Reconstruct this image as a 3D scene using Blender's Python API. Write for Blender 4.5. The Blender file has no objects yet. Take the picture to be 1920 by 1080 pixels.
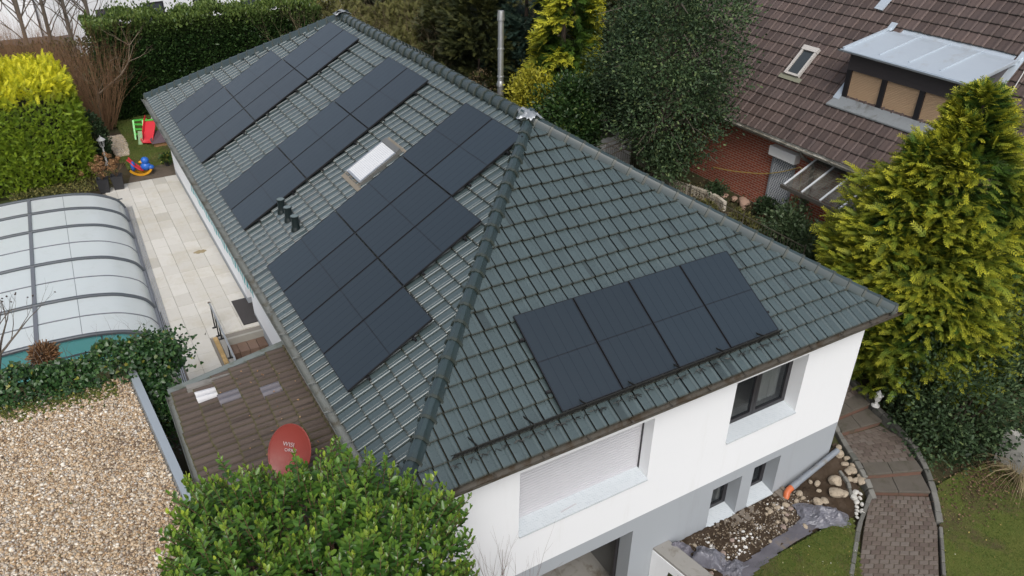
import bpy, bmesh, math, random
import numpy as np
from math import sin, cos, tan, radians as R, pi, sqrt, atan2
from mathutils import Vector, Matrix
random.seed(7)
RNG = np.random.default_rng(11)
SC = bpy.context.scene
COL = SC.collection

# ------------------------------------------------------------------ materials
MATS = {}
def new_mat(name):
    m = bpy.data.materials.new(name); m.use_nodes = True
    nt = m.node_tree; nt.nodes.clear()
    out = nt.nodes.new('ShaderNodeOutputMaterial')
    return m, nt, out
def N(nt, typ, **kw):
    n = nt.nodes.new(typ)
    for k, v in kw.items():
        if k.startswith('i_'):
            n.inputs[k[2:].replace('_', ' ')].default_value = v
        else:
            setattr(n, k, v)
    return n
def rgba(c): return (c[0], c[1], c[2], 1.0)
def ramp(nt, fac, stops, interp='LINEAR'):
    r = nt.nodes.new('ShaderNodeValToRGB'); r.color_ramp.interpolation = interp
    el = r.color_ramp.elements
    while len(el) < len(stops): el.new(0.5)
    for e, (p, c) in zip(el, stops):
        e.position = p; e.color = rgba(c)
    nt.links.new(fac, r.inputs[0]); return r.outputs[0]
def coord(nt, obj=True, scale=(1, 1, 1)):
    t = nt.nodes.new('ShaderNodeTexCoord')
    mp = nt.nodes.new('ShaderNodeMapping'); mp.inputs['Scale'].default_value = scale
    nt.links.new(t.outputs['Object'], mp.inputs[0]); return mp.outputs[0]
def noise(nt, vec, scale, detail=4, rough=.6, dist=0.0):
    n = N(nt, 'ShaderNodeTexNoise'); n.inputs['Scale'].default_value = scale
    n.inputs['Detail'].default_value = detail; n.inputs['Roughness'].default_value = rough
    n.inputs['Distortion'].default_value = dist
    nt.links.new(vec, n.inputs['Vector']); return n.outputs['Fac']
def mixc(nt, fac, a, b, typ='MIX'):
    m = nt.nodes.new('ShaderNodeMix'); m.data_type = 'RGBA'; m.blend_type = typ
    for sock, v in ((m.inputs[0], fac), (m.inputs[6], a), (m.inputs[7], b)):
        if isinstance(v, bpy.types.NodeSocket): nt.links.new(v, sock)
        elif isinstance(v, (int, float)): sock.default_value = v
        else: sock.default_value = rgba(v)
    return m.outputs[2]
def mathn(nt, op, a, b=0.0, clamp=False):
    m = nt.nodes.new('ShaderNodeMath'); m.operation = op; m.use_clamp = clamp
    for s, v in ((m.inputs[0], a), (m.inputs[1], b)):
        if isinstance(v, bpy.types.NodeSocket): nt.links.new(v, s)
        else: s.default_value = v
    return m.outputs[0]
def bsdf(nt, out, col, rough=.6, metal=0.0, spec=.5, height=None, bump=.3, bdist=.01, coat=0.0):
    b = nt.nodes.new('ShaderNodeBsdfPrincipled')
    for s, v in ((b.inputs['Base Color'], col), (b.inputs['Roughness'], rough)):
        if isinstance(v, bpy.types.NodeSocket): nt.links.new(v, s)
        elif isinstance(v, (int, float)): s.default_value = v
        else: s.default_value = rgba(v)
    b.inputs['Metallic'].default_value = metal
    b.inputs['Specular IOR Level'].default_value = spec
    b.inputs['Coat Weight'].default_value = coat
    b.inputs['Coat Roughness'].default_value = .15
    if height is not None:
        bp = nt.nodes.new('ShaderNodeBump'); bp.inputs['Strength'].default_value = bump
        bp.inputs['Distance'].default_value = bdist
        nt.links.new(height, bp.inputs['Height']); nt.links.new(bp.outputs[0], b.inputs['Normal'])
    nt.links.new(b.outputs[0], out.inputs[0]); return b
def pm(name, c1, c2=None, rough=.6, scale=3.0, metal=0.0, bump=.0, bscale=40, spec=.5, isl=0.0, dirt=None, dscale=1.2, dpos=(.52, .68), coat=0.0, stretch=(1, 1, 1)):
    """general procedural surface: two tones mixed by noise, an optional dirt tone, per-piece variation, bump"""
    m, nt, out = new_mat(name); v = coord(nt, scale=stretch)
    c2 = c2 or tuple(x * .75 for x in c1)
    col = mixc(nt, noise(nt, v, scale, 6, .65), c1, c2)
    if isl:
        g = nt.nodes.new('ShaderNodeNewGeometry')
        k = mathn(nt, 'MULTIPLY_ADD', g.outputs['Random Per Island'], 2 * isl); nt.nodes[-1].inputs[2].default_value = 1 - isl
        hs = nt.nodes.new('ShaderNodeHueSaturation'); nt.links.new(k, hs.inputs['Value']); nt.links.new(col, hs.inputs['Color'])
        col = hs.outputs[0]
    if dirt:
        f = ramp(nt, noise(nt, v, dscale, 8, .7, .4), [(dpos[0], (0, 0, 0)), (dpos[1], (1, 1, 1))])
        col = mixc(nt, f, col, dirt)
    h = noise(nt, v, bscale, 5) if bump else None
    r = mathn(nt, 'MULTIPLY_ADD', noise(nt, v, scale * 2.3, 4), .25); nt.nodes[-1].inputs[2].default_value = rough - .12
    bsdf(nt, out, col, r, metal, spec, h, bump, .01, coat)
    MATS[name] = m; return m
def leaf_mat(name, stops, rough=.45, trans=.22, tipc=None, spec=.4):
    """leaf colour from a stored per-leaf random value; new growth (attribute tip) takes its own colour"""
    m, nt, out = new_mat(name)
    a = nt.nodes.new('ShaderNodeAttribute'); a.attribute_name = 'rnd'
    col = ramp(nt, a.outputs['Fac'], stops)
    if tipc:
        t = nt.nodes.new('ShaderNodeAttribute'); t.attribute_name = 'tip'
        col = mixc(nt, t.outputs['Fac'], col, tipc)
    b = nt.nodes.new('ShaderNodeBsdfPrincipled'); nt.links.new(col, b.inputs['Base Color'])
    b.inputs['Roughness'].default_value = rough; b.inputs['Specular IOR Level'].default_value = spec
    tr = nt.nodes.new('ShaderNodeBsdfTranslucent'); nt.links.new(col, tr.inputs[0])
    mx = nt.nodes.new('ShaderNodeMixShader'); mx.inputs[0].default_value = trans
    nt.links.new(b.outputs[0], mx.inputs[1]); nt.links.new(tr.outputs[0], mx.inputs[2]); nt.links.new(mx.outputs[0], out.inputs[0])
    MATS[name] = m; return m

# ------------------------------------------------------------------ mesh building
class MB:
    def __init__(s): s.v = []; s.f = []; s.m = []
    def add(s, vs, fs, m=0):
        o = len(s.v); s.v += [tuple(v) for v in vs]
        for f in fs: s.f.append(tuple(i + o for i in f)); s.m.append(m)
        return s
    def quad(s, a, b, c, d, m=0): return s.add([a, b, c, d], [(0, 1, 2, 3)], m)
    def box(s, lo, hi, m=0, M=None):
        x0, y0, z0 = lo; x1, y1, z1 = hi
        vs = [(x0, y0, z0), (x1, y0, z0), (x1, y1, z0), (x0, y1, z0), (x0, y0, z1), (x1, y0, z1), (x1, y1, z1), (x0, y1, z1)]
        if M is not None: vs = [tuple(M @ Vector(v)) for v in vs]
        return s.add(vs, [(0, 3, 2, 1), (4, 5, 6, 7), (0, 1, 5, 4), (1, 2, 6, 5), (2, 3, 7, 6), (3, 0, 4, 7)], m)
    def bar(s, p0, p1, w, h, up=(0, 0, 1), m=0):
        p0, p1 = Vector(p0), Vector(p1); d = (p1 - p0).normalized(); u = Vector(up)
        x = d.cross(u); x = x.normalized() if x.length > 1e-5 else Vector((1, 0, 0)); u = x.cross(d)
        c = [(-1, -1), (1, -1), (1, 1), (-1, 1)]
        vs = [p + x * (a * w / 2) + u * (b * h / 2) for p in (p0, p1) for a, b in c]
        return s.add(vs, [(3, 2, 1, 0), (4, 5, 6, 7), (0, 1, 5, 4), (1, 2, 6, 5), (2, 3, 7, 6), (3, 0, 4, 7)], m)
    def tube(s, pts, r, n=8, caps=True, m=0):
        pts = [Vector(p) for p in pts]; rs = r if isinstance(r, (list, tuple)) else [r] * len(pts)
        vs = []; ref = None
        for i, p in enumerate(pts):
            d = (pts[min(i + 1, len(pts) - 1)] - pts[max(i - 1, 0)])
            d = d.normalized() if d.length > 1e-9 else Vector((0, 0, 1))
            if ref is None: ref = Vector((1, 0, 0)) if abs(d.x) < .8 else Vector((0, 1, 0))
            x = (ref - d * ref.dot(d)); x = x.normalized() if x.length > 1e-6 else d.orthogonal().normalized(); ref = x; y = d.cross(x)
            for k in range(n):
                a = 2 * pi * k / n; vs.append(p + x * (cos(a) * rs[i]) + y * (sin(a) * rs[i]))
        fs = []
        for i in range(len(pts) - 1):
            for k in range(n):
                a = i * n + k; b = i * n + (k + 1) % n; fs.append((a, b, b + n, a + n))
        if caps:
            fs.append(tuple(range(n - 1, -1, -1))); fs.append(tuple((len(pts) - 1) * n + k for k in range(n)))
        return s.add(vs, fs, m)
    def lathe(s, prof, c=(0, 0, 0), n=20, m=0, M=None):
        vs = []; 
        for (r, z) in prof:
            for k in range(n):
                a = 2 * pi * k / n; v = Vector((c[0] + r * cos(a), c[1] + r * sin(a), c[2] + z)); vs.append(M @ v if M else v)
        fs = [(i * n + k, i * n + (k + 1) % n, (i + 1) * n + (k + 1) % n, (i + 1) * n + k) for i in range(len(prof) - 1) for k in range(n)]
        fs.append(tuple(range(n - 1, -1, -1))); fs.append(tuple((len(prof) - 1) * n + k for k in range(n)))
        return s.add(vs, fs, m)
    def prism(s, poly, ext, m=0):
        ext = Vector(ext); a = [Vector(p) for p in poly]; b = [p + ext for p in a]; n = len(a)
        return s.add(a + b, [tuple(range(n - 1, -1, -1)), tuple(range(n, 2 * n))] + [(i, (i + 1) % n, (i + 1) % n + n, i + n) for i in range(n)], m)
    def sweep(s, prof, frames, closed=False, caps=False, m=0):
        """prof: list of (a,b); frames: list of (origin, A, B)"""
        vs = []; k = len(prof)
        for o, A, B in frames:
            o, A, B = Vector(o), Vector(A), Vector(B); vs += [o + A * a + B * b for a, b in prof]
        fs = []; kk = k if closed else k - 1
        for i in range(len(frames) - 1):
            for j in range(kk):
                a = i * k + j; b = i * k + (j + 1) % k; fs.append((a, b, b + k, a + k))
        if caps: fs.append(tuple(range(k - 1, -1, -1))); fs.append(tuple((len(frames) - 1) * k + j for j in range(k)))
        return s.add(vs, fs, m)
    def build(s, name, mats, parent=None, smooth=False, bevel=0.0, loc=None, recalc=True, solid=0.0):
        me = bpy.data.meshes.new(name); me.from_pydata(s.v, [], s.f)
        mats = mats if isinstance(mats, (list, tuple)) else [mats]
        for mt in mats: me.materials.append(mt)
        if len(mats) > 1: me.polygons.foreach_set('material_index', s.m)
        if recalc:
            bm = bmesh.new(); bm.from_mesh(me); bmesh.ops.recalc_face_normals(bm, faces=bm.faces)
            if bevel: bmesh.ops.bevel(bm, geom=bm.edges[:], offset=bevel, segments=1, affect='EDGES', clamp_overlap=True)
            bm.to_mesh(me); bm.free()
        if smooth:
            me.polygons.foreach_set('use_smooth', [True] * len(me.polygons))
            try: me.set_sharp_from_angle(angle=R(40))
            except Exception: pass
        o = bpy.data.objects.new(name, me); COL.objects.link(o)
        if parent: o.parent = parent
        if loc: o.location = loc
        if solid:
            md = o.modifiers.new('thickness', 'SOLIDIFY'); md.thickness = solid; md.offset = 0
        return o
def tag(o, label=None, cat=None, group=None, kind=None):
    if label: o['label'] = label
    if cat: o['category'] = cat
    if group: o['group'] = group
    if kind: o['kind'] = kind
    return o
def thing(name, label, cat, loc=(0, 0, 0), rz=0, group=None):
    o = bpy.data.objects.new(name, None); COL.objects.link(o); o.empty_display_size = .2
    o.location = loc; o.rotation_euler = (0, 0, rz); return tag(o, label, cat, group)
def struct(o): o['kind'] = 'structure'; return o
def dup(root, loc=None, rot=None, label=None, scale=None):
    r = root.copy(); COL.objects.link(r)
    if loc is not None: r.location = loc
    if rot is not None: r.rotation_euler = rot
    if scale is not None: r.scale = scale
    if label: r['label'] = label
    def kids(src, dst):
        for ch in list(src.children):
            c = ch.copy(); COL.objects.link(c); c.parent = dst; kids(ch, c)
    kids(root, r); return r

# ------------------------------------------------------------------ numpy foliage
def norm(a): return a / np.maximum(np.linalg.norm(a, axis=-1, keepdims=True), 1e-9)
def scatter(name, TV, TF, pos, X, Nn, size, mat, parent=None, tip=None, rnd=None, aspect=None, smooth=False):
    """one mesh of many copies of a small template; X = long axis, Nn = about the face normal"""
    n = len(pos); TV = np.asarray(TV, float); k = len(TV)
    X = norm(X); Y = norm(np.cross(Nn, X)); Z = np.cross(X, Y)
    s = np.broadcast_to(np.asarray(size, float), (n,))[:, None, None]
    asp = np.ones(n) if aspect is None else aspect
    V = pos[:, None, :] + s * (TV[None, :, 0:1] * X[:, None, :] + (TV[None, :, 1:2] * asp[:, None, None]) * Y[:, None, :] + TV[None, :, 2:3] * Z[:, None, :])
    V = V.reshape(-1, 3)
    me = bpy.data.meshes.new(name)
    lens = np.array([len(f) for f in TF]); flat = np.concatenate([np.array(f) for f in TF])
    loops = (flat[None, :] + (np.arange(n) * k)[:, None]).reshape(-1)
    tot = np.tile(lens, n); start = np.concatenate([[0], np.cumsum(tot)[:-1]])
    me.vertices.add(len(V)); me.vertices.foreach_set('co', V.ravel())
    me.loops.add(len(loops)); me.loops.foreach_set('vertex_index', loops.astype(np.int32))
    me.polygons.add(len(tot)); me.polygons.foreach_set('loop_start', start.astype(np.int32))
    try: me.polygons.foreach_set('loop_total', tot.astype(np.int32))
    except Exception: pass
    if smooth: me.polygons.foreach_set('use_smooth', np.ones(len(tot), bool))
    me.update(calc_edges=True)
    if rnd is None: rnd = RNG.random(n)
    at = me.attributes.new('rnd', 'FLOAT', 'POINT'); at.data.foreach_set('value', np.repeat(rnd, k).astype(np.float32))
    if tip is not None:
        at = me.attributes.new('tip', 'FLOAT', 'POINT')
        tw = np.asarray(tip, float)
        if tw.ndim == 1: tw = np.repeat(tw, k)
        at.data.foreach_set('value', tw.ravel().astype(np.float32))
    me.materials.append(mat)
    o = bpy.data.objects.new(name, me); COL.objects.link(o)
    if parent: o.parent = parent
    return o
LEAF_V = [(0, 0, 0), (.35, .24, .06), (.75, .2, .03), (1, 0, -.06), (.75, -.2, .03), (.35, -.24, .06)]
LEAF_F = [(0, 1, 2, 3), (0, 3, 4, 5)]
IVY_V = [(0, 0, 0), (.12, .42, .05), (.5, .3, .02), (1, 0, -.08), (.5, -.3, .02), (.12, -.42, .05)]
SMALL_V = [(0, 0, 0), (.5, .28, .03), (1, 0, 0), (.5, -.28, .03)]
SMALL_F = [(0, 1, 2, 3)]
def spray_template(k=5, w=.06, droop=.25, side=.55):
    """flat conifer spray: a spine and side blades, curving down at the end"""
    V = []; F = []
    def blade(p, d, L, wd):
        q = (-d[1], d[0]); o = len(V)
        z = lambda x: -droop * x * x
        for (t, s_) in ((0, 0), (.45, 1), (1, 0), (.45, -1)):
            x = p[0] + d[0] * L * t + q[0] * wd * s_; y = p[1] + d[1] * L * t + q[1] * wd * s_
            V.append((x, y, z(max(x, 0)) + .03 * s_ * s_))
        F.append((o, o + 1, o + 2, o + 3))
    blade((0, 0), (1, 0), 1.0, w)
    for i in range(k):
        t = .12 + .7 * i / max(k - 1, 1); L = side * (1 - .65 * t)
        for s_ in (-1, 1):
            a = s_ * R(42 + random.uniform(-8, 8)); blade((t, 0), (cos(a), sin(a)), L * random.uniform(.8, 1.1), w * .9)
    return V, F
def rdir(n):
    return norm(RNG.normal(size=(n, 3)))
def twigs(mb, p, d, L, r, depth, rnd, bend=.25, n=4, split=(2, 3), spread=.55, shrink=.68, up=.12, ends=None, m=0):
    """recursive branching twigs"""
    p = Vector(p); d = Vector(d).normalized(); pts = [p]; rs = [r]; k = 4 if depth > 1 else 3
    for i in range(k):
        d = (d + Vector((rnd.uniform(-1, 1), rnd.uniform(-1, 1), rnd.uniform(-1, 1) + up)) * bend * .6).normalized()
        p = p + d * (L / k); pts.append(p); rs.append(r * (1 - .45 * (i + 1) / k))
    mb.tube(pts, rs, n if depth > 1 else 3, False, m)
    if depth <= 0:
        if ends is not None: ends.append((tuple(p), tuple(d)))
        return
    for c in range(rnd.randint(*split)):
        q = pts[rnd.randint(2, k)] if c else pts[-1]
        a = Vector((rnd.uniform(-1, 1), rnd.uniform(-1, 1), rnd.uniform(-1, 1) + up))
        twigs(mb, q, d + a * spread, L * shrink * rnd.uniform(.8, 1.15), rs[-1] * .8, depth - 1, rnd, bend, n, split, spread, shrink, up, ends, m)
# ================================================================== palette
M_TILE = None
def make_tile_mat(name, base, base2, rough, moss, var=.18, spec=.5):  # moss: edge tone, which also stands in for shadow in the joints
    m, nt, out = new_mat(name); v = coord(nt)
    g = nt.nodes.new('ShaderNodeNewGeometry')
    col = mixc(nt, noise(nt, v, 1.1, 6), base, base2)
    hs = nt.nodes.new('ShaderNodeHueSaturation')
    k = mathn(nt, 'MULTIPLY_ADD', g.outputs['Random Per Island'], 2 * var); nt.nodes[-1].inputs[2].default_value = 1 - var
    k = mathn(nt, 'SUBTRACT', k, mathn(nt, 'MULTIPLY', mathn(nt, 'GREATER_THAN', g.outputs['Random Per Island'], .965), .42))
    nt.links.new(k, hs.inputs['Value']); nt.links.new(col, hs.inputs['Color'])
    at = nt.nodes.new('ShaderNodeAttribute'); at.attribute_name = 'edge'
    # moss and dirt on butt edges, plus joint and course shadow painted dark
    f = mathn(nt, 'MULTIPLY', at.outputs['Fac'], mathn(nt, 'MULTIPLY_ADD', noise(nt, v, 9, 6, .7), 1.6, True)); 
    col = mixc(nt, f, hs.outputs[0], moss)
    st = nt.nodes.new('ShaderNodeMapping'); st.inputs['Scale'].default_value = (1, 1, 1); nt.links.new(v, st.inputs[0])
    f2 = ramp(nt, noise(nt, st.outputs[0], 4.5, 8, .75), [(.55, (0, 0, 0)), (.8, (.45, .45, .45))])
    col = mixc(nt, f2, col, tuple(min(1, x * 1.9) for x in base))
    rr = mathn(nt, 'MULTIPLY_ADD', noise(nt, v, 7, 5), .22); nt.nodes[-1].inputs[2].default_value = rough - .11
    bsdf(nt, out, col, rr, 0, spec, noise(nt, v, 60, 4), .06, .01, .2 if rough < .3 else 0)
    return m
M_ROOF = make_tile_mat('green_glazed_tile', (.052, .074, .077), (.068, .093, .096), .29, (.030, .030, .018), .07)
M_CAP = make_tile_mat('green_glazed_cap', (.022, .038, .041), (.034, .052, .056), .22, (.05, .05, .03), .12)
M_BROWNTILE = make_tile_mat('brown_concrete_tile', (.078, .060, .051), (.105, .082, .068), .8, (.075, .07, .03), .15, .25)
M_PATCHW = pm('white_replacement_tile', (.62, .62, .63), (.45, .45, .46), .5)
M_PATCHG = pm('grey_replacement_tile', (.115, .11, .125), (.15, .14, .155), .6)
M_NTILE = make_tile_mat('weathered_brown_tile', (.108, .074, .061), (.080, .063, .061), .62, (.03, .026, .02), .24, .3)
M_BLACK = pm('black_metal', (.008, .008, .009), (.012, .012, .013), .45, 5, 0, 0)
M_ZINC = pm('weathered_zinc', (.30, .31, .29), (.20, .21, .19), .5, 4, .35, .2, 30, dirt=(.13, .11, .075), dscale=3.0)
M_ZINCCLEAN = pm('pale_zinc_sheet', (.52, .58, .63), (.45, .51, .57), .42, 1.6, .3, .05, 12, dirt=(.36, .36, .34), dscale=1.3, dpos=(.55, .8))
M_GUTBROWN = pm('dirty_gutter', (.105, .095, .08), (.07, .062, .048), .6, 6, .1, .2, 30, dirt=(.05, .035, .02), dscale=4, dpos=(.5, .62))
M_SOFFIT = pm('dark_soffit_board', (.05, .045, .04), None, .7)
M_ALU = pm('brushed_aluminium', (.62, .63, .64), (.5, .51, .52), .3, 8, .8)
M_STEEL = pm('stainless_steel', (.74, .75, .76), (.62, .63, .64), .36, 3, .85)
def plaster(name, c, c2, dirtc):
    m, nt, out = new_mat(name); v = coord(nt)
    col = mixc(nt, noise(nt, v, .8, 5), c, c2)
    mp = nt.nodes.new('ShaderNodeMapping'); mp.inputs['Scale'].default_value = (3, 3, .35); nt.links.new(v, mp.inputs[0])
    f = ramp(nt, noise(nt, mp.outputs[0], 1.5, 8, .7), [(.55, (0, 0, 0)), (.85, (.5, .5, .5))])
    col = mixc(nt, f, col, dirtc)
    bsdf(nt, out, col, .85, 0, .3, noise(nt, v, 120, 3), .12, .01); return m
M_WHITE = plaster('white_render', (.80, .812, .83), (.77, .785, .80), (.66, .66, .645))
M_GREY = plaster('grey_render', (.36, .385, .41), (.335, .36, .385), (.28, .29, .30))
M_FRAME = pm('anthracite_frame', (.025, .023, .026), None, .4)
M_SHUT = pm('white_shutter', (.54, .54, .565), (.49, .49, .515), .5)
def foil_mat():
    m, nt, out = new_mat('patterned_sill_foil'); v = coord(nt, scale=(1, 1, 1))
    mp = nt.nodes.new('ShaderNodeMapping'); mp.inputs['Rotation'].default_value = (0, 0, R(45)); nt.links.new(v, mp.inputs[0])
    c = nt.nodes.new('ShaderNodeTexBrick'); c.inputs['Scale'].default_value = 13.0; c.inputs['Mortar Size'].default_value = .12
    c.offset = .5; c.inputs['Brick Width'].default_value = .9; c.inputs['Row Height'].default_value = .35
    c.inputs['Color1'].default_value = rgba((.55, .59, .615)); c.inputs['Color2'].default_value = rgba((.33, .385, .42)); c.inputs['Mortar'].default_value = rgba((.55, .59, .615))
    nt.links.new(mp.outputs[0], c.inputs['Vector'])
    col = mixc(nt, mathn(nt, 'MULTIPLY', noise(nt, v, 6, 6), .6), c.outputs[0], (.56, .60, .625)); bsdf(nt, out, col, .35); return m
M_FOIL = foil_mat()
def glass_mat(name, tint=(.02, .025, .03), mixv=.35, rough=.03):
    m, nt, out = new_mat(name)
    tr = nt.nodes.new('ShaderNodeBsdfTransparent'); tr.inputs[0].default_value = (.94, .96, .96, 1)
    b = nt.nodes.new('ShaderNodeBsdfPrincipled'); b.inputs['Base Color'].default_value = rgba(tint); b.inputs['Roughness'].default_value = rough
    mx = nt.nodes.new('ShaderNodeMixShader'); mx.inputs[0].default_value = mixv
    nt.links.new(tr.outputs[0], mx.inputs[1]); nt.links.new(b.outputs[0], mx.inputs[2]); nt.links.new(mx.outputs[0], out.inputs[0]); return m
M_GLASS = glass_mat('window_glass', (.03, .035, .04), .3)
M_ROOM = pm('room_wall', (.55, .53, .50), None, .9)
M_CURTAIN = pm('white_curtain', (.6, .6, .58), (.45, .45, .44), .9, 12, stretch=(1, 1, .05))
M_CONC = pm('grey_concrete', (.30, .29, .27), (.22, .21, .19), .85, 2.5, 0, .3, 60, dirt=(.12, .10, .07), dscale=2)

# ================================================================== camera and light
CAMP = dict(pos=(-2.5443, -7.1546, 7.914), yaw=30.9066, tilt=30.7579, roll=.9596, f=1466.885)
cd = bpy.data.cameras.new('camera'); cam = bpy.data.objects.new('camera', cd); COL.objects.link(cam)
cd.sensor_width = 36; cd.lens = 36 * CAMP['f'] / 1920; cd.clip_end = 1000; cd.clip_start = .1
_y, _t, _r = R(CAMP['yaw']), R(CAMP['tilt']), R(CAMP['roll'])
fw = Vector((sin(_y) * cos(_t), cos(_y) * cos(_t), -sin(_t))); rt = Vector((cos(_y), -sin(_y), 0)); up = rt.cross(fw)
r2 = rt * cos(_r) + up * sin(_r); u2 = -rt * sin(_r) + up * cos(_r)
mw = Matrix((r2, u2, -fw)).transposed().to_4x4(); mw.translation = CAMP['pos']; cam.matrix_world = mw
SC.camera = cam
SUN_EL, SUN_AZ = 48.0, 205.0     # compass-like angle, 0 = +y, clockwise
w = bpy.data.worlds.new('World'); SC.world = w; w.use_nodes = True
nt = w.node_tree; nt.nodes.clear()
sky = nt.nodes.new('ShaderNodeTexSky'); sky.sky_type = 'NISHITA'; sky.sun_disc = False
sky.sun_elevation = R(SUN_EL); sky.sun_rotation = R(SUN_AZ); sky.dust_density = 4.0; sky.air_density = 1.0; sky.altitude = 50
hs = nt.nodes.new('ShaderNodeHueSaturation'); hs.inputs['Saturation'].default_value = .5; hs.inputs['Value'].default_value = 1.0
bg = nt.nodes.new('ShaderNodeBackground'); bg.inputs[1].default_value = .15
wo = nt.nodes.new('ShaderNodeOutputWorld')
nt.links.new(sky.outputs[0], hs.inputs['Color']); nt.links.new(hs.outputs[0], bg.inputs[0]); nt.links.new(bg.outputs[0], wo.inputs[0])
ld = bpy.data.lights.new('sun', 'SUN'); ld.energy = 1.15; ld.angle = R(25); ld.color = (1, .995, .985)
lo = bpy.data.objects.new('sun', ld); COL.objects.link(lo)
sd = Vector((sin(R(SUN_AZ)) * cos(R(SUN_EL)), cos(R(SUN_AZ)) * cos(R(SUN_EL)), sin(R(SUN_EL))))
lo.rotation_euler = sd.to_track_quat('Z', 'Y').to_euler(); lo.location = (0, -10, 25)
SC.view_settings.view_transform = 'Standard'; SC.view_settings.look = 'None'; SC.view_settings.gamma = 1
SC.view_settings.exposure = 0.25
SC.render.engine = 'CYCLES'; SC.cycles.max_bounces = 8; SC.cycles.transparent_max_bounces = 12
try: SC.cycles.use_denoising = True
except Exception: pass

# ================================================================== main house
W, L, P = 10.245, 20.568, R(30.55)
X0, X1, Y0, Y1 = .33, 10.1, .35, L - .35
HT = W / 2 * tan(P)
house = thing('house', 'white rendered bungalow with grey base and glossy dark green hip roof under the solar panels', 'house')
def tile_surface(ulen, vlen, tw, th, prof, O, U, V, Nn, lift=.028, thick=.02, clip=None, seed=1, special=None, jit=.0025, v_over=.03):
    """real tiles: each its own shell, lower edge lifted over the course below"""
    rnd = random.Random(seed); vs = []; fs = []; ed = []; mi = []
    nu = int(math.ceil(ulen / tw)); nv = int(math.ceil(vlen / th))
    O, U, V, Nn = Vector(O), Vector(U), Vector(V), Vector(Nn); kp = len(prof)
    for j in range(nv):
        for i in range(nu):
            u0 = i * tw; v0 = j * th - (v_over if j == 0 else 0); v1 = min((j + 1) * th + .02, vlen)
            if clip and not clip(u0, v0, u0 + tw, v1): continue
            du = rnd.gauss(0, jit); dl = rnd.gauss(0, jit); dv = rnd.gauss(0, jit * 1.5); tl = rnd.gauss(0, jit)
            o = len(vs)
            for row in range(4):
                for (t, h) in prof:
                    u = min(u0 + t * tw + du, ulen + .02) ; hh = h + tl * (t - .5)
                    if row == 0: v, z = v0 + dv + .004, lift + hh - thick + dl
                    elif row == 1: v, z = v0 + dv, lift + hh + dl
                    elif row == 2: v, z = v0 + dv + .035, lift * .92 + hh + dl
                    else: v, z = v1, hh
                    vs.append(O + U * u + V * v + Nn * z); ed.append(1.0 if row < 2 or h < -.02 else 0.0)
            m = special(i, j) if special else 0
            for row in range(3):
                for k in range(kp - 1):
                    a = o + row * kp + k; fs.append((a, a + 1, a + kp + 1, a + kp)); mi.append(m)
    return vs, fs, ed, mi
def mesh_from(name, vs, fs, ed, mats, parent, mi=None, cuts=(), smooth=True):
    me = bpy.data.meshes.new(name); me.from_pydata(vs, [], fs)
    for mt in mats: me.materials.append(mt)
    if mi and len(mats) > 1: me.polygons.foreach_set('material_index', mi)
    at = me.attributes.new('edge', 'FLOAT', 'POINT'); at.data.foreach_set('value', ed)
    if cuts:
        bm = bmesh.new(); bm.from_mesh(me)
        for co, no in cuts:
            bmesh.ops.bisect_plane(bm, geom=bm.verts[:] + bm.edges[:] + bm.faces[:], plane_co=co, plane_no=no, clear_outer=True)
        bm.to_mesh(me); bm.free()
    if smooth:
        me.polygons.foreach_set('use_smooth', [True] * len(me.polygons))
        me.set_sharp_from_angle(angle=R(38))
    o = bpy.data.objects.new(name, me); COL.objects.link(o); o.parent = parent; return o
PROF = [(.0, -.004), (.05, .0), (.28, -.002), (.54, .002), (.56, -.004), (.59, -.004), (.64, .009), (.71, .018), (.80, .019), (.86, .012), (.90, .001), (.915, -.032), (1.0, -.032)]
TW, TH = .2325, .345
SL = (W / 2) / cos(P)
cP, sP = cos(P), sin(P)
def roof_slope(ulen, O, U, V, seed, cuts):
    f = lambda u0, v0, u1, v1: (u1 > v0 * cP - .05) and (u0 < ulen - v0 * cP + .05)
    Nn = Vector(U).cross(Vector(V))
    vs, fs, ed, mi = tile_surface(ulen, SL, TW, TH, PROF, O, U, V, Nn, clip=f, seed=seed, lift=.050, thick=.048, jit=.0022)
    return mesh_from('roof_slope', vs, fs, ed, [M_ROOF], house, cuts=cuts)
r2_ = sqrt(.5)
cFL = ((0, 0, 0), (-r2_, r2_, 0))            # keep y < x side for the front slope
cFR = ((W, 0, 0), (r2_, r2_, 0))
cBL = ((0, L, 0), (-r2_, -r2_, 0)); cBR = ((W, L, 0), (r2_, -r2_, 0))
neg = lambda c: (c[0], tuple(-x for x in c[1]))
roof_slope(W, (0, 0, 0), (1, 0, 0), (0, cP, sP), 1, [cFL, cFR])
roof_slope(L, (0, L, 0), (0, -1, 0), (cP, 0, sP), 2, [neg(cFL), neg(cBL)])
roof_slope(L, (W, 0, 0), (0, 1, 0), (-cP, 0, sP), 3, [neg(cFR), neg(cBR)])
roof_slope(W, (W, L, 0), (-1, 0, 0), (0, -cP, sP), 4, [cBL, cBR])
# underlay so no light leaks between tiles
mb = MB(); D = .06
a, b, c, d = (0.1, .1, -D), (W - .1, .1, -D), (W - .1, L - .1, -D), (.1, L - .1, -D); e, f = (W / 2, W / 2, HT - D), (W / 2, L - W / 2, HT - D)
mb.add([a, b, c, d, e, f], [(0, 1, 4), (1, 2, 5, 4), (2, 3, 5), (3, 0, 4, 5)])
mb.build('roof_underlay', M_BLACK, house)
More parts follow.
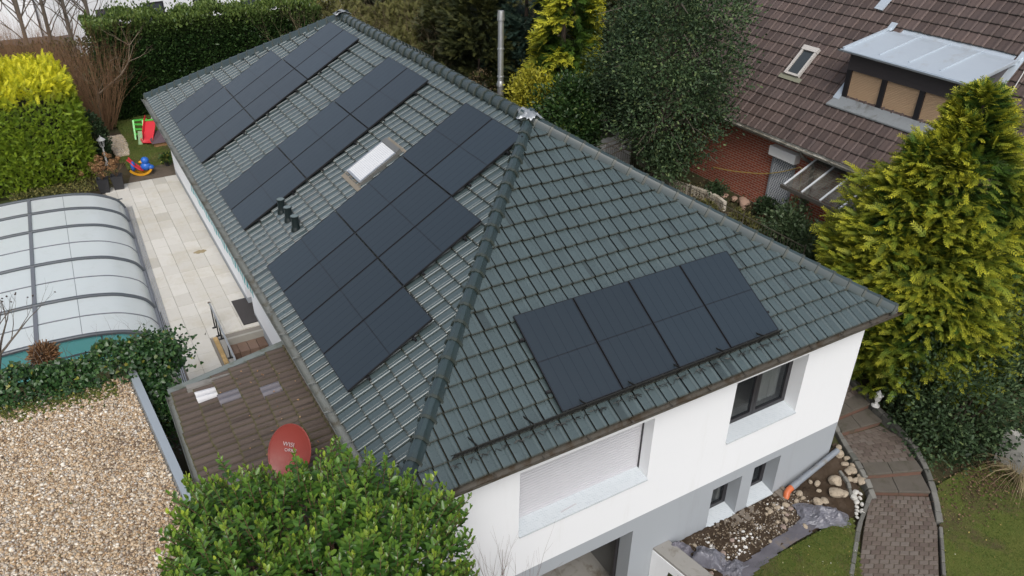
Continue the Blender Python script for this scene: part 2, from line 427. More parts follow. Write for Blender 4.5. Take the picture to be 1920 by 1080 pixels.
# hip and ridge caps
def caps(A, B, name='ridge_cap', step=.335, r=.112, zoff=.075):
    A, B = Vector(A), Vector(B); d = (B - A); n = int(d.length / step); d.normalize()
    x = d.cross(Vector((0, 0, 1))).normalized(); upv = x.cross(d)
    prof0 = [(-1.0, -.75), (-.86, -.2), (-.52, .42), (-.42, .40), (0, .62), (.42, .40), (.52, .42), (.86, -.2), (1.0, -.75)]
    vs = []; fs = []; ed = []; rnd = random.Random(n)
    for i in range(n + 1):
        p = A + d * (i * step) + Vector((0, 0, zoff)); j = rnd.gauss(0, .004)
        secs = [(-.035, 1.22, 1), (-.035, 1.34, 1), (.012, 1.34, 1), (.02, 1.16, .3), (step * .5, 1.07, 0), (step + .01, .98, 0)]
        o = len(vs); k = len(prof0)
        for (t, s_, e_) in secs:
            for (px, pz) in prof0:
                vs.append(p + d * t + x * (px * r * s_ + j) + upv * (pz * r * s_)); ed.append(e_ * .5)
        for q in range(len(secs) - 1):
            for m in range(k - 1):
                a = o + q * k + m; fs.append((a, a + 1, a + k + 1, a + k))
        # closed lower end
        fs.append(tuple(o + m for m in range(k)))
    return mesh_from(name, vs, fs, ed, [M_CAP], house)
e, f = (W / 2, W / 2, HT), (W / 2, L - W / 2, HT)
for A, B in (((0, 0, 0), e), ((W, 0, 0), e), ((0, L, 0), f), ((W, L, 0), f), (e, f)): caps(A, B)
# crumpled metal flashing over the two ridge joints
M_LEAD = pm('crumpled_flashing', (.42, .44, .455), (.30, .32, .335), .38, 9, .5, .5, 25)
for (px, py) in ((W / 2, W / 2), (W / 2, L - W / 2)):
    rnd = random.Random(int(py)); mb = MB(); n = 15; vs = []
    for i in range(n):
        for j in range(n):
            x = (i / (n - 1) - .5) * .46; y = (j / (n - 1) - .5) * .46
            rr = sqrt(x * x + y * y); e1 = 1 + .18 * sin(5 * atan2(y, x) + py); x *= e1; y *= e1
            dd = max(abs(x), 0) * .75 + max(0, (-y if py < 10 else y)) * .35
            vs.append((px + x, py + y, HT + .20 - dd * .62 + rnd.gauss(0, .011)))
    fs = [(i * n + j, i * n + j + 1, (i + 1) * n + j + 1, (i + 1) * n + j) for i in range(n - 1) for j in range(n - 1) if ((i - 7) ** 2 + (j - 7) ** 2) < 52]
    mb.add(vs, fs); mb.build('ridge_flashing', M_LEAD, house, smooth=True, solid=.006)
# gutters, fascia and soffit
def gutter(A, B, mat, r=.058, inward=(0, 1, 0), drop=.055, out=.06):
    A, B = Vector(A), Vector(B); inw = Vector(inward); c = -inw * out + Vector((0, 0, -drop))
    prof = [(cos(t) * r, sin(t) * r) for t in [pi + pi * k / 8 for k in range(9)]]
    prof = [(-r * 1.18, .012), (-r * 1.15, .028), (-r, .02)] + prof + [(r, .05)]
    prof = prof + [(a * .93, b * .93 + .003) for a, b in reversed(prof[3:])]
    mb = MB(); mb.sweep(prof, [(A + c, inw, (0, 0, 1)), (B + c, inw, (0, 0, 1))], False)
    end = [(r * cos(t), r * sin(t)) for t in [pi + pi * k / 8 for k in range(9)]]
    for p in (A, B): mb.add([p + c + inw * a + Vector((0, 0, b)) for a, b in end], [tuple(range(9))])
    n = int((B - A).length / .8)
    for i in range(1, n):          # brackets
        p = A + (B - A) * (i / n) + c; mb.bar(p - inw * r * 1.1 + Vector((0, 0, .022)), p + inw * r * 1.3 + Vector((0, 0, .022)), .03, .005)
    return mb.build('gutter', mat, house)
gutter((-.14, 0, 0), (W + .14, 0, 0), M_GUTBROWN)
gutter((0, -.02, 0), (0, L + .1, 0), M_ZINC, .08, (1, 0, 0), .07, .08)
gutter((W, -.02, 0), (W, L + .1, 0), M_ZINC, .075, (-1, 0, 0))
mb = MB(); s0, s1, zt = .03, .10, -.13
mb.box((.02, .02, zt - .02), (W - .02, Y0, zt)); mb.box((.02, Y0, zt - .02), (X0, L - .02, zt)); mb.box((X1, Y0, zt - .02), (W - .02, L - .02, zt)); mb.box((X0, Y1, zt - .02), (X1, L - .02, zt))
mb.box((.0, -.0, zt - .03), (W, .018, -.02)); mb.box((.0, .02, zt - .03), (.018, L, -.02)); mb.box((W - .018, .02, zt - .03), (W, L, -.02))
mb.build('soffit', M_SOFFIT, house)
# walls with openings
def wall_open(A, U, Nin, ulen, z0, z1, ops, mat, name, depth=.33, parent=None, extra_reveal=True):
    """vertical wall from A along U; Nin points into the house; ops = (u0,u1,za,zb)"""
    A, U, Nin = Vector(A), Vector(U), Vector(Nin); Z = Vector((0, 0, 1))
    us = sorted({0, ulen} | {o[0] for o in ops} | {o[1] for o in ops}); zs = sorted({z0, z1} | {min(max(z, z0), z1) for o in ops for z in o[2:4]})
    mb = MB(); P_ = lambda u, z, dd=0: A + U * u + Z * (z - A.z) + Nin * dd
    for i in range(len(us) - 1):
        for j in range(len(zs) - 1):
            cu, cz = (us[i] + us[i + 1]) / 2, (zs[j] + zs[j + 1]) / 2
            if any(o[0] < cu < o[1] and o[2] < cz < o[3] for o in ops): continue
            mb.quad(P_(us[i], zs[j]), P_(us[i + 1], zs[j]), P_(us[i + 1], zs[j + 1]), P_(us[i], zs[j + 1]))
    for (a, b, za, zb) in ops:
        lo_, hi_ = max(za, z0), min(zb, z1)
        if hi_ <= lo_: continue
        mb.quad(P_(a, lo_), P_(a, lo_, depth), P_(a, hi_, depth), P_(a, hi_)); mb.quad(P_(b, lo_), P_(b, hi_), P_(b, hi_, depth), P_(b, lo_, depth))
        if zb <= z1 + 1e-6: mb.quad(P_(a, zb), P_(a, zb, depth), P_(b, zb, depth), P_(b, zb))
        if za >= z0 - 1e-6: mb.quad(P_(a, za), P_(b, za), P_(b, za, depth), P_(a, za, depth))
    return mb.build(name, mat, parent or house, recalc=False)
BAND = -2.96
FR = (X0, Y0, 0)
roll = (2.15 - X0, 4.80 - X0, -2.05, -.66); win = (6.68 - X0, 8.53 - X0, -2.05, -.64)
gar = (1.85 - X0, 4.64 - X0, -5.7, -3.28); b1 = (6.60 - X0, 7.38 - X0, -4.27, -3.22); b2 = (7.70 - X0, 8.45 - X0, -4.22, -3.16)
wall_open(FR, (1, 0, 0), (0, 1, 0), X1 - X0, BAND, -.12, [roll, win], M_WHITE, 'wall')
wall_open(FR, (1, 0, 0), (0, 1, 0), X1 - X0, -5.8, BAND, [gar, b1, b2], M_GREY, 'plinth')
mb = MB()
mb.quad((X1, Y0, BAND), (X1, Y1, BAND), (X1, Y1, -.12), (X1, Y0, -.12)); mb.quad((X0, Y1, BAND), (X1, Y1, BAND), (X1, Y1, -.12), (X0, Y1, -.12))
mb.build('wall', M_WHITE, house, recalc=False)
mb = MB()
mb.quad((X1, Y0, -5.8), (X1, Y1, -5.8), (X1, Y1, BAND), (X1, Y0, BAND)); mb.quad((X0, Y0, -5.8), (X0, 9.95, -5.8), (X0, 9.95, -2.5), (X0, Y0, -2.5))
mb.build('plinth', M_GREY, house, recalc=False)
# left wall: front stretch, recessed entrance, rear stretch
mb = MB()
mb.quad((X0, Y0, -2.5), (X0, 9.95, -2.5), (X0, 9.95, -.12), (X0, Y0, -.12))
mb.quad((X0, 9.95, -2.6), (X0 + 1.2, 9.95, -2.6), (X0 + 1.2, 9.95, -.12), (X0, 9.95, -.12))
mb.quad((X0, 10.55, -2.42), (X0 + 1.2, 10.55, -2.42), (X0 + 1.2, 10.55, -.12), (X0, 10.55, -.12))
mb.quad((X0 + 1.2, 9.95, -2.6), (X0 + 1.2, 10.55, -2.6), (X0 + 1.2, 10.55, -.12), (X0 + 1.2, 9.95, -.12))
mb.quad((X0, 10.55, -2.42), (X0, Y1, -2.42), (X0, Y1, -.12), (X0, 10.55, -.12))
mb.build('wall', M_WHITE, house, recalc=False)
mb = MB(); mb.quad((X0 + .004, 10.55, -2.75), (X0 + .004, Y1, -2.75), (X0 + .004, Y1, -2.42), (X0 + .004, 10.55, -2.42)); mb.quad((X0 + .004, 10.55, -2.75), (X0 + 1.2, 10.55, -2.75), (X0 + 1.2, 10.55, -2.42), (X0 + .004, 10.55, -2.42))
mb.build('plinth', M_GREY, house, recalc=False)
# roller shutter, closed
mb = MB(); zz = -2.0; k = 0; ys = Y0 + .29
while zz < -.66:
    h = .060; mb.sweep([(.002, 0), (-.005, .010), (-.007, .028), (-.005, .046), (.002, .056)], [((roll[0] + X0, ys, zz), (0, 1, 0), (0, 0, 1)), ((roll[1] + X0 - .0, ys, zz), (0, 1, 0), (0, 0, 1))]); zz += h
mb.box((roll[0] + X0, ys + .004, -2.05), (roll[1] + X0, ys + .02, -.62)); mb.box((roll[0] + X0, ys - .016, -2.035), (roll[1] + X0, ys + .003, -1.955))
rs = mb.build('roller_shutter', M_SHUT, house, recalc=False)
mb = MB(); mb.box((roll[1] + X0 - .012, ys - .05, -2.04), (roll[1] + X0 - .001, ys - .018, -.67)); mb.build('guide_rail', M_FRAME, rs)
mb = MB()
def sill(o, z0, z1, depth, ov=.035):
    a, b = o[0] + X0, o[1] + X0
    mb.add([(a + .003, Y0 - ov, z0), (b - .003, Y0 - ov, z0), (b - .003, Y0 + depth, z1), (a + .003, Y0 + depth, z1), (a + .003, Y0 - ov, z0 - .03), (b - .003, Y0 - ov, z0 - .03), (b - .003, Y0 + depth, z1 - .03), (a + .003, Y0 + depth, z1 - .03)],
           [(0, 1, 2, 3), (4, 7, 6, 5), (0, 4, 5, 1), (1, 5, 6, 2), (2, 6, 7, 3), (3, 7, 4, 0)])
for o_, za, zb in ((roll, -2.035, -1.97), (win, -2.035, -1.97), (b1, -4.255, -4.2), (b2, -4.205, -4.14)):
    mb = MB(); sill(o_, za, zb, .30); mb.build('window_sill', M_FOIL, house)
mb = MB(); mb.bar((3.02, Y0 + .07, -2.013), (3.35, Y0 + .10, -2.012), .03, .012); mb.build('loose_strip', M_SHUT, house)
# windows
def window(x0, x1, z0, z1, y, sashes, curtain=True):
    wdw = MB(); t, dpt = .065, .07
    def ring(a, b, c, d, t, y0, y1):
        wdw.box((a, y0, c), (b, y1, c + t)); wdw.box((a, y0, d - t), (b, y1, d)); wdw.box((a, y0, c + t), (a + t, y1, d - t)); wdw.box((b - t, y0, c + t), (b, y1, d - t))
    ring(x0, x1, z0, z1, .055, y, y + .08); n = sashes; ww = (x1 - x0 - .11) / n; panes = []
    for i in range(n):
        a = x0 + .055 + i * ww; ring(a + .004, a + ww - .004, z0 + .058, z1 - .058, .07, y - .018, y + .05); panes.append((a + .07, a + ww - .07))
    fr = wdw.build('window', M_FRAME, house)
    for (a, b) in panes:
        g = MB(); g.box((a, y + .01, z0 + .12), (b, y + .02, z1 - .12)); g.build('pane', M_GLASS, fr)
    # the room behind
    rm = MB(); q = y + 1.6; a, b, c, d = x0 - .5, x1 + .5, z0 - .25, z1 + .1
    rm.quad((a, q, c), (b, q, c), (b, q, d), (a, q, d)); rm.quad((a, y + .09, c), (a, q, c), (a, q, d), (a, y + .09, d)); rm.quad((b, y + .09, c), (b, q, c), (b, q, d), (b, y + .09, d))
    rm.quad((a, y + .09, c), (b, y + .09, c), (b, q, c), (a, q, c)); rm.quad((a, y + .09, d), (b, y + .09, d), (b, q, d), (a, q, d))
    rm.quad((a, y + .085, c), (x0, y + .085, c), (x0, y + .085, d), (a, y + .085, d)); rm.quad((b, y + .085, c), (x1, y + .085, c), (x1, y + .085, d), (b, y + .085, d))
    rm.build('interior', M_ROOM, fr, recalc=False)
    if curtain:
        for (a, b) in ((x0 + .05, x0 + .55), (x1 - .62, x1 - .02)):
            cu = MB(); pts = [(a + (b - a) * i / 24, y + .22 + .03 * sin(i * 1.9)) for i in range(25)]
            for i in range(24): cu.quad((*pts[i], z0 + .05), (*pts[i + 1], z0 + .05), (*pts[i + 1], z1), (*pts[i], z1))
            cu.build('curtain', M_CURTAIN, fr, recalc=False)
    return fr
window(win[0] + X0, win[1] + X0, -1.985, -.62, Y0 + .30, 2)
window(b1[0] + X0, b1[1] + X0, -4.21, -3.2, Y0 + .30, 1, False); window(b2[0] + X0, b2[1] + X0, -4.16, -3.14, Y0 + .30, 1, False)
# garage niche behind the open door
M_DARK = pm('garage_wall', (.16, .16, .155), (.12, .12, .115), .9)
mb = MB(); a, b, c, d, y0, y1 = 1.6, 4.95, -5.62, -3.1, Y0 + .33, Y0 + 4.6
for q in (((a, y1, c), (b, y1, c), (b, y1, d), (a, y1, d)), ((a, y0, c), (a, y1, c), (a, y1, d), (a, y0, d)), ((b, y0, c), (b, y1, c), (b, y1, d), (b, y0, d)), ((a, y0, d), (b, y0, d), (b, y1, d), (a, y1, d)),
          ((a, y0, c), (gar[0] + X0, y0, c), (gar[0] + X0, y0, d), (a, y0, d)), ((gar[1] + X0, y0, c), (b, y0, c), (b, y0, d), (gar[1] + X0, y0, d)), ((gar[0] + X0, y0, -3.28), (gar[1] + X0, y0, -3.28), (gar[1] + X0, y0, d), (gar[0] + X0, y0, d))): mb.quad(*q)
mb.build('garage_interior', M_DARK, house, recalc=False)
mb = MB(); mb.box((a, Y0 - .1, -5.64), (b, y1, -5.58)); mb.build('garage_floor', M_CONC, house)
mb = MB(); mb.bar((4.6, Y0 + .36, -5.55), (4.6, Y0 + .36, -3.3), .05, .05)
mb.build('garage_door_track', M_FRAME, house)
# left overhang: teal striped awning under the eave
aw = thing('awning', 'retracted awning with teal and white striped scalloped valance under the long eave', 'awning', (-.08, 7.1, -.19))
mb = MB(); mb.box((.03, 0, -.06), (.36, 6.2, .03)); mb.build('cassette', M_SHUT, aw)
M_TEAL = pm('teal_cloth', (.05, .30, .33), (.07, .36, .38), .8); M_WCLOTH = pm('white_cloth', (.72, .74, .73), None, .8)
mb = MB(); n = 62; dy = 6.2 / n
for i in range(n):
    m = i % 2; a, b = i * dy, (i + 1) * dy; zb = -.24
    for (p, q) in ((0, .5), (.5, 1)):
        fz = lambda t: zb - .045 * sin(pi * t); xx = lambda t: -.03 + .012 * sin((i + t) * .7)
        mb.quad((xx(p), a + dy * p, fz(p)), (xx(q), a + dy * q, fz(q)), (-.02, a + dy * q, .0), (-.02, a + dy * p, .0), m)
mb.build('valance', [M_TEAL, M_WCLOTH], aw, recalc=False, solid=.003)
# roof vents (three pipes)
for (px, py) in ((1.03, 8.50), (1.04, 8.03), (1.04, 7.54)):
    z0 = px * tan(P); mb = MB(); mb.lathe([(.105, -.04), (.10, .04), (.082, .08), (.078, .1), (.078, .30), (.09, .305), (.09, .33), (.078, .33), (.07, .29), (.0, .285)], (px, py, z0), 18)
    vp_ = mb.build('vent_pipe', M_CAP if False else pm('vent_green', (.012, .02, .021), None, .3), house, smooth=True)
    mb = MB(); mb.lathe([(.077, .322), (.077, .334)], (px, py, z0), 18); mb.build('vent_cap', pm('vent_cap_grey', (.16, .20, .20), (.11, .14, .14), .5), vp_)
# roof window with closed outer shutter
tL = Matrix.Translation((0, 0, 0)) @ Matrix(((0, cP, -sP, 0), (-1, 0, 0, 0), (0, sP, cP, 0), (0, 0, 0, 1)))   # local (u=-y, v, n) -> world
vA, vB, yA, yB = 2.42 / cP, 3.36 / cP, 7.16, 7.93
mb = MB(); M_ = tL
lb = lambda lo, hi: mb.box(lo, hi, 0, M_)
lb((-yB, vA, .02), (-yA, vB, .115)); lb((-yB, vB - .12, .115), (-yA, vB, .15)); 
rw = mb.build('roof_window', pm('grey_window_frame', (.20, .20, .19), (.15, .15, .14), .4, metal=.4), house)
mb = MB(); t = .045
lb((-yB + .005, vA + .0, .116), (-yB + t, vB - .122, .14)); lb((-yA - t, vA, .116), (-yA - .005, vB - .122, .14)); lb((-yB + t, vA, .116), (-yA - t, vA + .05, .135))
mb.build('frame', M_ALU, rw)
mb = MB(); n = 22
for i in range(n):
    v0 = vA + .05 + (vB - .122 - vA - .05) * i / n; v1 = vA + .05 + (vB - .122 - vA - .05) * (i + 1) / n - .004; lb((-yB + t, v0, .116), (-yA - t, v1, .128))
mb.build('shutter_slats', pm('pale_slats', (.68, .69, .70), (.6, .61, .62), .4), rw)
M_APRON = pm('lead_apron', (.25, .215, .165), (.17, .15, .12), .7, 5, 0, .4, 20)
mb = MB(); lb((-yB - .12, vA - .15, .034), (-yA + .14, vA - .002, .048)); mb.build('flashing_apron', M_APRON, rw)
mb = MB(); lb((-yB - .1, vB + .002, .03), (-yA + .10, vB + .08, .05)); mb.build('flashing_apron', M_APRON, rw)
# snow guard fence above the street eave
mb = MB(); v = .36; Fp = lambda u, v, n: Vector((u, v * cP - n * sP, v * sP + n * cP))
u0, u1 = .98, 7.35
for nn in (.10, .17, .24): mb.tube([Fp(u0, v, nn), Fp(u1, v, nn)], .009 if nn < .2 else .013, 5)
mb.tube([Fp(u0, v + .05, .045), Fp(u1, v + .05, .045)], .006, 5)
k = int((u1 - u0) / .075)
for i in range(k + 1):
    u = u0 + (u1 - u0) * i / k; mb.tube([Fp(u, v, .06), Fp(u, v, .24)], .010, 4, False)
i = 0; u = u0 + .35
while u < u1:
    mb.bar(Fp(u, v - .005, .03), Fp(u, v - .005, .26), .035, .01, (1, 0, 0)); mb.bar(Fp(u, v, .25), Fp(u, v + .22, .035), .03, .008, (1, 0, 0)); u += .93
u = u0 - .1
while u < u1 + .1:       # spiky bird wires lying on the tiles
    for q in range(3):
        a = u + random.uniform(0, .22); mb.tube([Fp(a, .25 + random.uniform(-.05, .06), .055), Fp(a + .05, .27, .075), Fp(a + .12, .24 + random.uniform(-.04, .05), .06)], .0055, 4, False)
    u += .23
mb.build('snow_guard', pm('dark_grating', (.018, .019, .018), (.035, .033, .028), .5, 9, .4), house)
# flue on the far side
fl = MB(); fx, fy = 10.72, 16.0
fl.lathe([(.11, -5.2), (.11, .12)], (fx, fy, 0), 24); fl.lathe([(.135, .12), (.135, .2), (.1, .3)], (fx, fy, 0), 24); fl.lathe([(.1, .3), (.1, 2.3)], (fx, fy, 0), 24)
for z in (.42, 1.35): fl.lathe([(.118, z), (.118, z + .05)], (fx, fy, 0), 24)
fl.lathe([(.125, 2.3), (.13, 2.34), (.105, 2.6), (.09, 2.6), (.085, 2.4)], (fx, fy, 0), 24)
fl.bar((fx, fy, -.6), (X1, fy, -.6), .06, .04)
tag(fl.build('flue_pipe', M_STEEL, house, smooth=True), 'stainless steel flue pipe rising behind the ridge')

# ================================================================== solar panels
def cell_mat():
    m, nt, out = new_mat('solar_cells'); t = nt.nodes.new('ShaderNodeTexCoord'); sp = nt.nodes.new('ShaderNodeSeparateXYZ'); nt.links.new(t.outputs['Object'], sp.inputs[0])
    def line(sock, period, width, off=0.0):
        a = mathn(nt, 'ADD', sock, off); a = mathn(nt, 'DIVIDE', a, period); a = mathn(nt, 'FRACT', a); a = mathn(nt, 'SUBTRACT', a, .5); a = mathn(nt, 'ABSOLUTE', a)
        return mathn(nt, 'GREATER_THAN', a, .5 - width / period / 2)
    col = mixc(nt, noise(nt, t.outputs['Object'], 260, 2), (.012, .021, .029), (.018, .029, .039))
    lx = line(sp.outputs['X'], .1815, .009, -.018); ly = line(sp.outputs['Y'], .0915, .0022, -.02)
    mid = mathn(nt, 'LESS_THAN', mathn(nt, 'ABSOLUTE', mathn(nt, 'SUBTRACT', sp.outputs['Y'], .8636)), .010)
    col = mixc(nt, mathn(nt, 'MULTIPLY', lx, .9), col, (.012, .018, .028)); col = mixc(nt, mathn(nt, 'MULTIPLY', ly, .4), col, (.026, .032, .041)); col = mixc(nt, mid, col, (.004, .006, .009))
    g = nt.nodes.new('ShaderNodeObjectInfo')
    hs = nt.nodes.new('ShaderNodeHueSaturation'); k = mathn(nt, 'MULTIPLY_ADD', g.outputs['Random'], .3); nt.nodes[-1].inputs[2].default_value = .85
    nt.links.new(k, hs.inputs['Value']); nt.links.new(col, hs.inputs['Color'])
    v = t.outputs['Object']
    rr = mathn(nt, 'MULTIPLY_ADD', noise(nt, v, 2.2, 6), .14); nt.nodes[-1].inputs[2].default_value = .24
    b = bsdf(nt, out, hs.outputs[0], rr, 0, .6, noise(nt, v, 400, 2), .03, .005, .12)
    ln_ = mathn(nt, 'MULTIPLY', mathn(nt, 'MAXIMUM', lx, mathn(nt, 'MULTIPLY', ly, .35)), -.27); s_ = mathn(nt, 'ADD', ln_, .62); nt.links.new(s_, b.inputs['Specular IOR Level']); return m
M_CELL = cell_mat()
PW, PH, GAP, OFF = 1.1253, 1.7272, .02, .13
pn = thing('solar_panel', 'x', 'solar panel', group='black solar panels on the green roof')
mb = MB(); t = .011; h = .035
mb.box((0, 0, -h), (PW, t, 0)); mb.box((0, PH - t, -h), (PW, PH, 0)); mb.box((0, t, -h), (t, PH - t, 0)); mb.box((PW - t, t, -h), (PW, PH - t, 0))
mb.build('frame', pm('black_anodised', (.012, .012, .013), None, .35), pn)
mb = MB(); mb.box((t, t, -.012), (PW - t, PH - t, -.003)); mb.build('cell_sheet', M_CELL, pn)
mb = MB(); mb.box((PW * .4, PH * .8, -.03), (PW * .6, PH * .8 + .08, -.0125)); mb.build('junction_box', M_BLACK, pn)
first = [pn]
def place_panel(mat4, label):
    o = first.pop() if first else dup(pn); o.matrix_world = mat4; o['label'] = label; return o
def slope_m(O, U, V, Nn, u, v, n):
    U, V, Nn = Vector(U), Vector(V), Vector(Nn); m = Matrix((U, V, Nn)).transposed().to_4x4(); m.translation = Vector(O) + U * u + V * v + Nn * n; return m
fO, fU, fV = (0, 0, 0), (1, 0, 0), (0, cP, sP); fN = Vector(fU).cross(Vector(fV))
lO, lU, lV = (0, L, 0), (0, -1, 0), (cP, 0, sP); lN = Vector(lU).cross(Vector(lV))
names4 = ['nearest to the corner hip', 'second from the corner hip', 'third from the corner hip', 'farthest from the corner hip']
for i in range(4):
    place_panel(slope_m(fO, fU, fV, fN, 2.8333 + i * (PW + GAP), .4089, OFF), 'black solar panel of the street-facing row behind the snow guard, ' + names4[i])
rails = []
def left_rows(a, b, rows, gname):
    # cols counted from the street end
    ordn = {4: ['street end', 'second from street end', 'third from street end', 'far end'], 3: ['street end', 'middle', 'far end'], 2: ['street end', 'far end']}
    rn = ['lowest', 'middle', 'topmost']
    for r, (c0, c1) in enumerate(rows):
        n = c1 - c0
        for c in range(c0, c1):
            y1 = a + c * (PW + GAP) + PW; u = L - y1
            place_panel(slope_m(lO, lU, lV, lN, u, b + r * (PH + GAP), OFF), 'black solar panel, %s of %s row, %s' % (ordn[n][c - c0], rn[r], gname))
        for f_ in (.22, .76):
            rails.append((a + c0 * (PW + GAP) - .06, a + c1 * (PW + GAP) + .06, b + r * (PH + GAP) + PH * f_))
left_rows(2.3866, .3271, [(0, 4), (1, 4), (2, 4)], 'stepped group nearest the front hip')
left_rows(8.7843, .3347, [(0, 2), (0, 2), (0, 2)], 'two-wide group in mid roof')
left_rows(13.1222, .3535, [(0, 4), (0, 3), (0, 2)], 'group at the far roof end')
Lp = lambda y, v, n: Vector((v * cP - n * sP, y, v * sP + n * cP))
for (ya, yb, v) in rails:
    mb = MB(); mb.bar(Lp(ya, v, .068), Lp(yb, v, .068), .04, .045, lN)
    n = max(2, int((yb - ya) / 1.1))
    for i in range(n + 1):
        y = ya + .08 + (yb - ya - .16) * i / n; mb.bar(Lp(y, v, .02), Lp(y, v + .0, .05), .03, .12, (0, 1, 0))
    mb.bar(Lp(ya - .012, v, .09), Lp(ya + .03, v, .09), .03, .03, lN)
    mb.build('mounting_rail', M_BLACK, house)
for v in (.4089 + PH * .22, .4089 + PH * .76):
    mb = MB(); ua, ub = 2.8333 - .08, 2.8333 + 4 * (PW + GAP) + .06; mb.bar(Fp(ua, v, .068), Fp(ub, v, .068), .04, .045, fN)
    for i in range(6): u = ua + .1 + (ub - ua - .2) * i / 5; mb.bar(Fp(u, v, .02), Fp(u, v, .05), .03, .12, (1, 0, 0))
    mb.bar(Fp(ua - .01, v, .11), Fp(ua + .05, v, .11), .03, .04, fN, 0)
    mb.build('mounting_rail', M_BLACK, house)
# ================================================================== ground
def sstep(a, b, x): t = min(max((x - a) / (b - a), 0), 1); return t * t * (3 - 2 * t)
def gz(x, y):
    slope = -4.15 + (y + .8) * .262 if y > -.8 else -4.15 + max((y + .8) * .03, -.5)
    flat = -4.27 + max(.35 - y, 0) * .06 if y > -1.4 else -4.165 + (y + 1.4) * .03
    t_ = sstep(8.8, 10.4, x); z = min(flat * (1 - t_) + slope * t_ if y < 5 else slope, -2.62)
    if x < 5.27 and y < 5.4: z = -5.65
    elif x < 10.0 and .42 < y < 20.1: z = -5.7 if y < 5.4 or x > .4 else -2.74
    elif x < .4 and y < 21.2: z = -2.74
    if -.72 < x < .4 and y < 9.32 and y > 5: z = -4.6
    if y > 28: z -= (min(y, 90) - 28) * .05
    if y < -4: z -= (-y - 4) * .03
    return z
def lines(a, b, st, extra): return sorted(set([round(a + i * st, 3) for i in range(int((b - a) / st) + 1)] + extra))
gx = [-300, -150, -80, -40, -25, -15] + lines(-12, 24, .5, [5.24, 5.27, 5.3, .38, .41, 10.02, 9.98, -.73, -.71]) + [30, 40, 60, 100, 180, 320]
gy = [-300, -150, -60, -30, -18] + lines(-12, 34, .5, [.40, .44, 5.39, 5.42, 9.31, 9.33, 20.08, 20.12, 21.18, 21.22]) + [40, 50, 65, 90, 150, 320]
m, nt, out = new_mat('garden_earth'); v = coord(nt)
col = mixc(nt, noise(nt, v, .9, 7), (.045, .034, .022), (.075, .058, .035))
col = mixc(nt, ramp(nt, noise(nt, v, .35, 6, .7), [(.45, (0, 0, 0)), (.62, (1, 1, 1))]), col, (.05, .065, .02))
bsdf(nt, out, col, .95, 0, .2, noise(nt, v, 14, 8, .75), .8, .03); M_EARTH = m
vs = [(x, y, gz(x, y) - .09) for y in gy for x in gx]; nx = len(gx)
mb = MB(); mb.add(vs, [(j * nx + i, j * nx + i + 1, (j + 1) * nx + i + 1, (j + 1) * nx + i) for j in range(len(gy) - 1) for i in range(nx - 1)])
struct(mb.build('ground', M_EARTH, recalc=False))
def inside(p, poly):
    x, y = p; c = False; j = len(poly) - 1
    for i in range(len(poly)):
        if (poly[i][1] > y) != (poly[j][1] > y) and x < (poly[j][0] - poly[i][0]) * (y - poly[i][1]) / (poly[j][1] - poly[i][1]) + poly[i][0]: c = not c
        j = i
    return c
def patch(name, poly, mat, zf, st=.08, rough=.0, seed=3):
    rnd = random.Random(seed); xs = [p[0] for p in poly]; ys = [p[1] for p in poly]
    nx = int((max(xs) - min(xs)) / st) + 2; ny = int((max(ys) - min(ys)) / st) + 2; ids = {}; mb = MB(); vs = []; fs = []
    P0 = (min(xs), min(ys)); H = {}
    def vid(i, j):
        if (i, j) not in ids:
            x, y = P0[0] + i * st, P0[1] + j * st; ids[(i, j)] = len(vs); vs.append((x, y, zf(x, y) + rnd.gauss(0, rough)))
        return ids[(i, j)]
    for i in range(nx):
        for j in range(ny):
            if inside((P0[0] + (i + .5) * st, P0[1] + (j + .5) * st), poly): fs.append((vid(i, j), vid(i + 1, j), vid(i + 1, j + 1), vid(i, j + 1)))
    mb.add(vs, fs); return mb.build(name, mat, smooth=True, recalc=False)
m, nt, out = new_mat('lawn_soil'); v = coord(nt)
col = mixc(nt, noise(nt, v, 2.2, 7, .7), (.055, .085, .016), (.12, .12, .03))
bsdf(nt, out, mixc(nt, ramp(nt, noise(nt, v, 1.1, 7, .7), [(.5, (0, 0, 0)), (.66, (1, 1, 1))]), col, (.075, .06, .03)), .95, 0, .2, noise(nt, v, 30, 6), .6, .03); M_LAWN = m
M_GRASS = leaf_mat('grass_blade', [(0, (.035, .085, .010)), (.5, (.085, .15, .022)), (.8, (.16, .20, .04)), (1, (.26, .23, .08))], .6, .3)
def grass(name, poly, n, zf, hgt, seed):
    rg = np.random.default_rng(seed); xs = [p[0] for p in poly]; ys = [p[1] for p in poly]; pts = []
    while len(pts) < n:
        x, y = rg.uniform(min(xs), max(xs)), rg.uniform(min(ys), max(ys))
        if inside((x, y), poly): pts.append((x, y, zf(x, y)))
    p = np.array(pts); X = norm(rg.normal(size=(n, 3)) * np.array([.6, .6, .25]) + np.array([0, 0, .8])); Nn = rdir(n)
    # worn brownish areas keep to patches
    k = .46 + .18 * np.sin(p[:, 0] * 9.1 + 2 * np.sin(p[:, 1] * 7.3)) * np.sin(p[:, 1] * 8.2 + p[:, 0] * 3) + .33 * np.sin(p[:, 0] * 2.3 + 1.3 * np.sin(p[:, 1] * 1.9)) * np.cos(p[:, 1] * 2.7 + p[:, 0])
    return tag(scatter(name, [(0, .035, 0), (.6, .03, 0), (1, 0, 0), (0, -.035, 0)], [(0, 1, 2, 3)], p, X, Nn, rg.uniform(.5, 1.2, n) * hgt, M_GRASS, rnd=np.clip(k + rg.normal(0, .17, n), 0, 1), aspect=np.full(n, 2.2)), kind='stuff')
zl = lambda x, y: gz(x, y) + .012
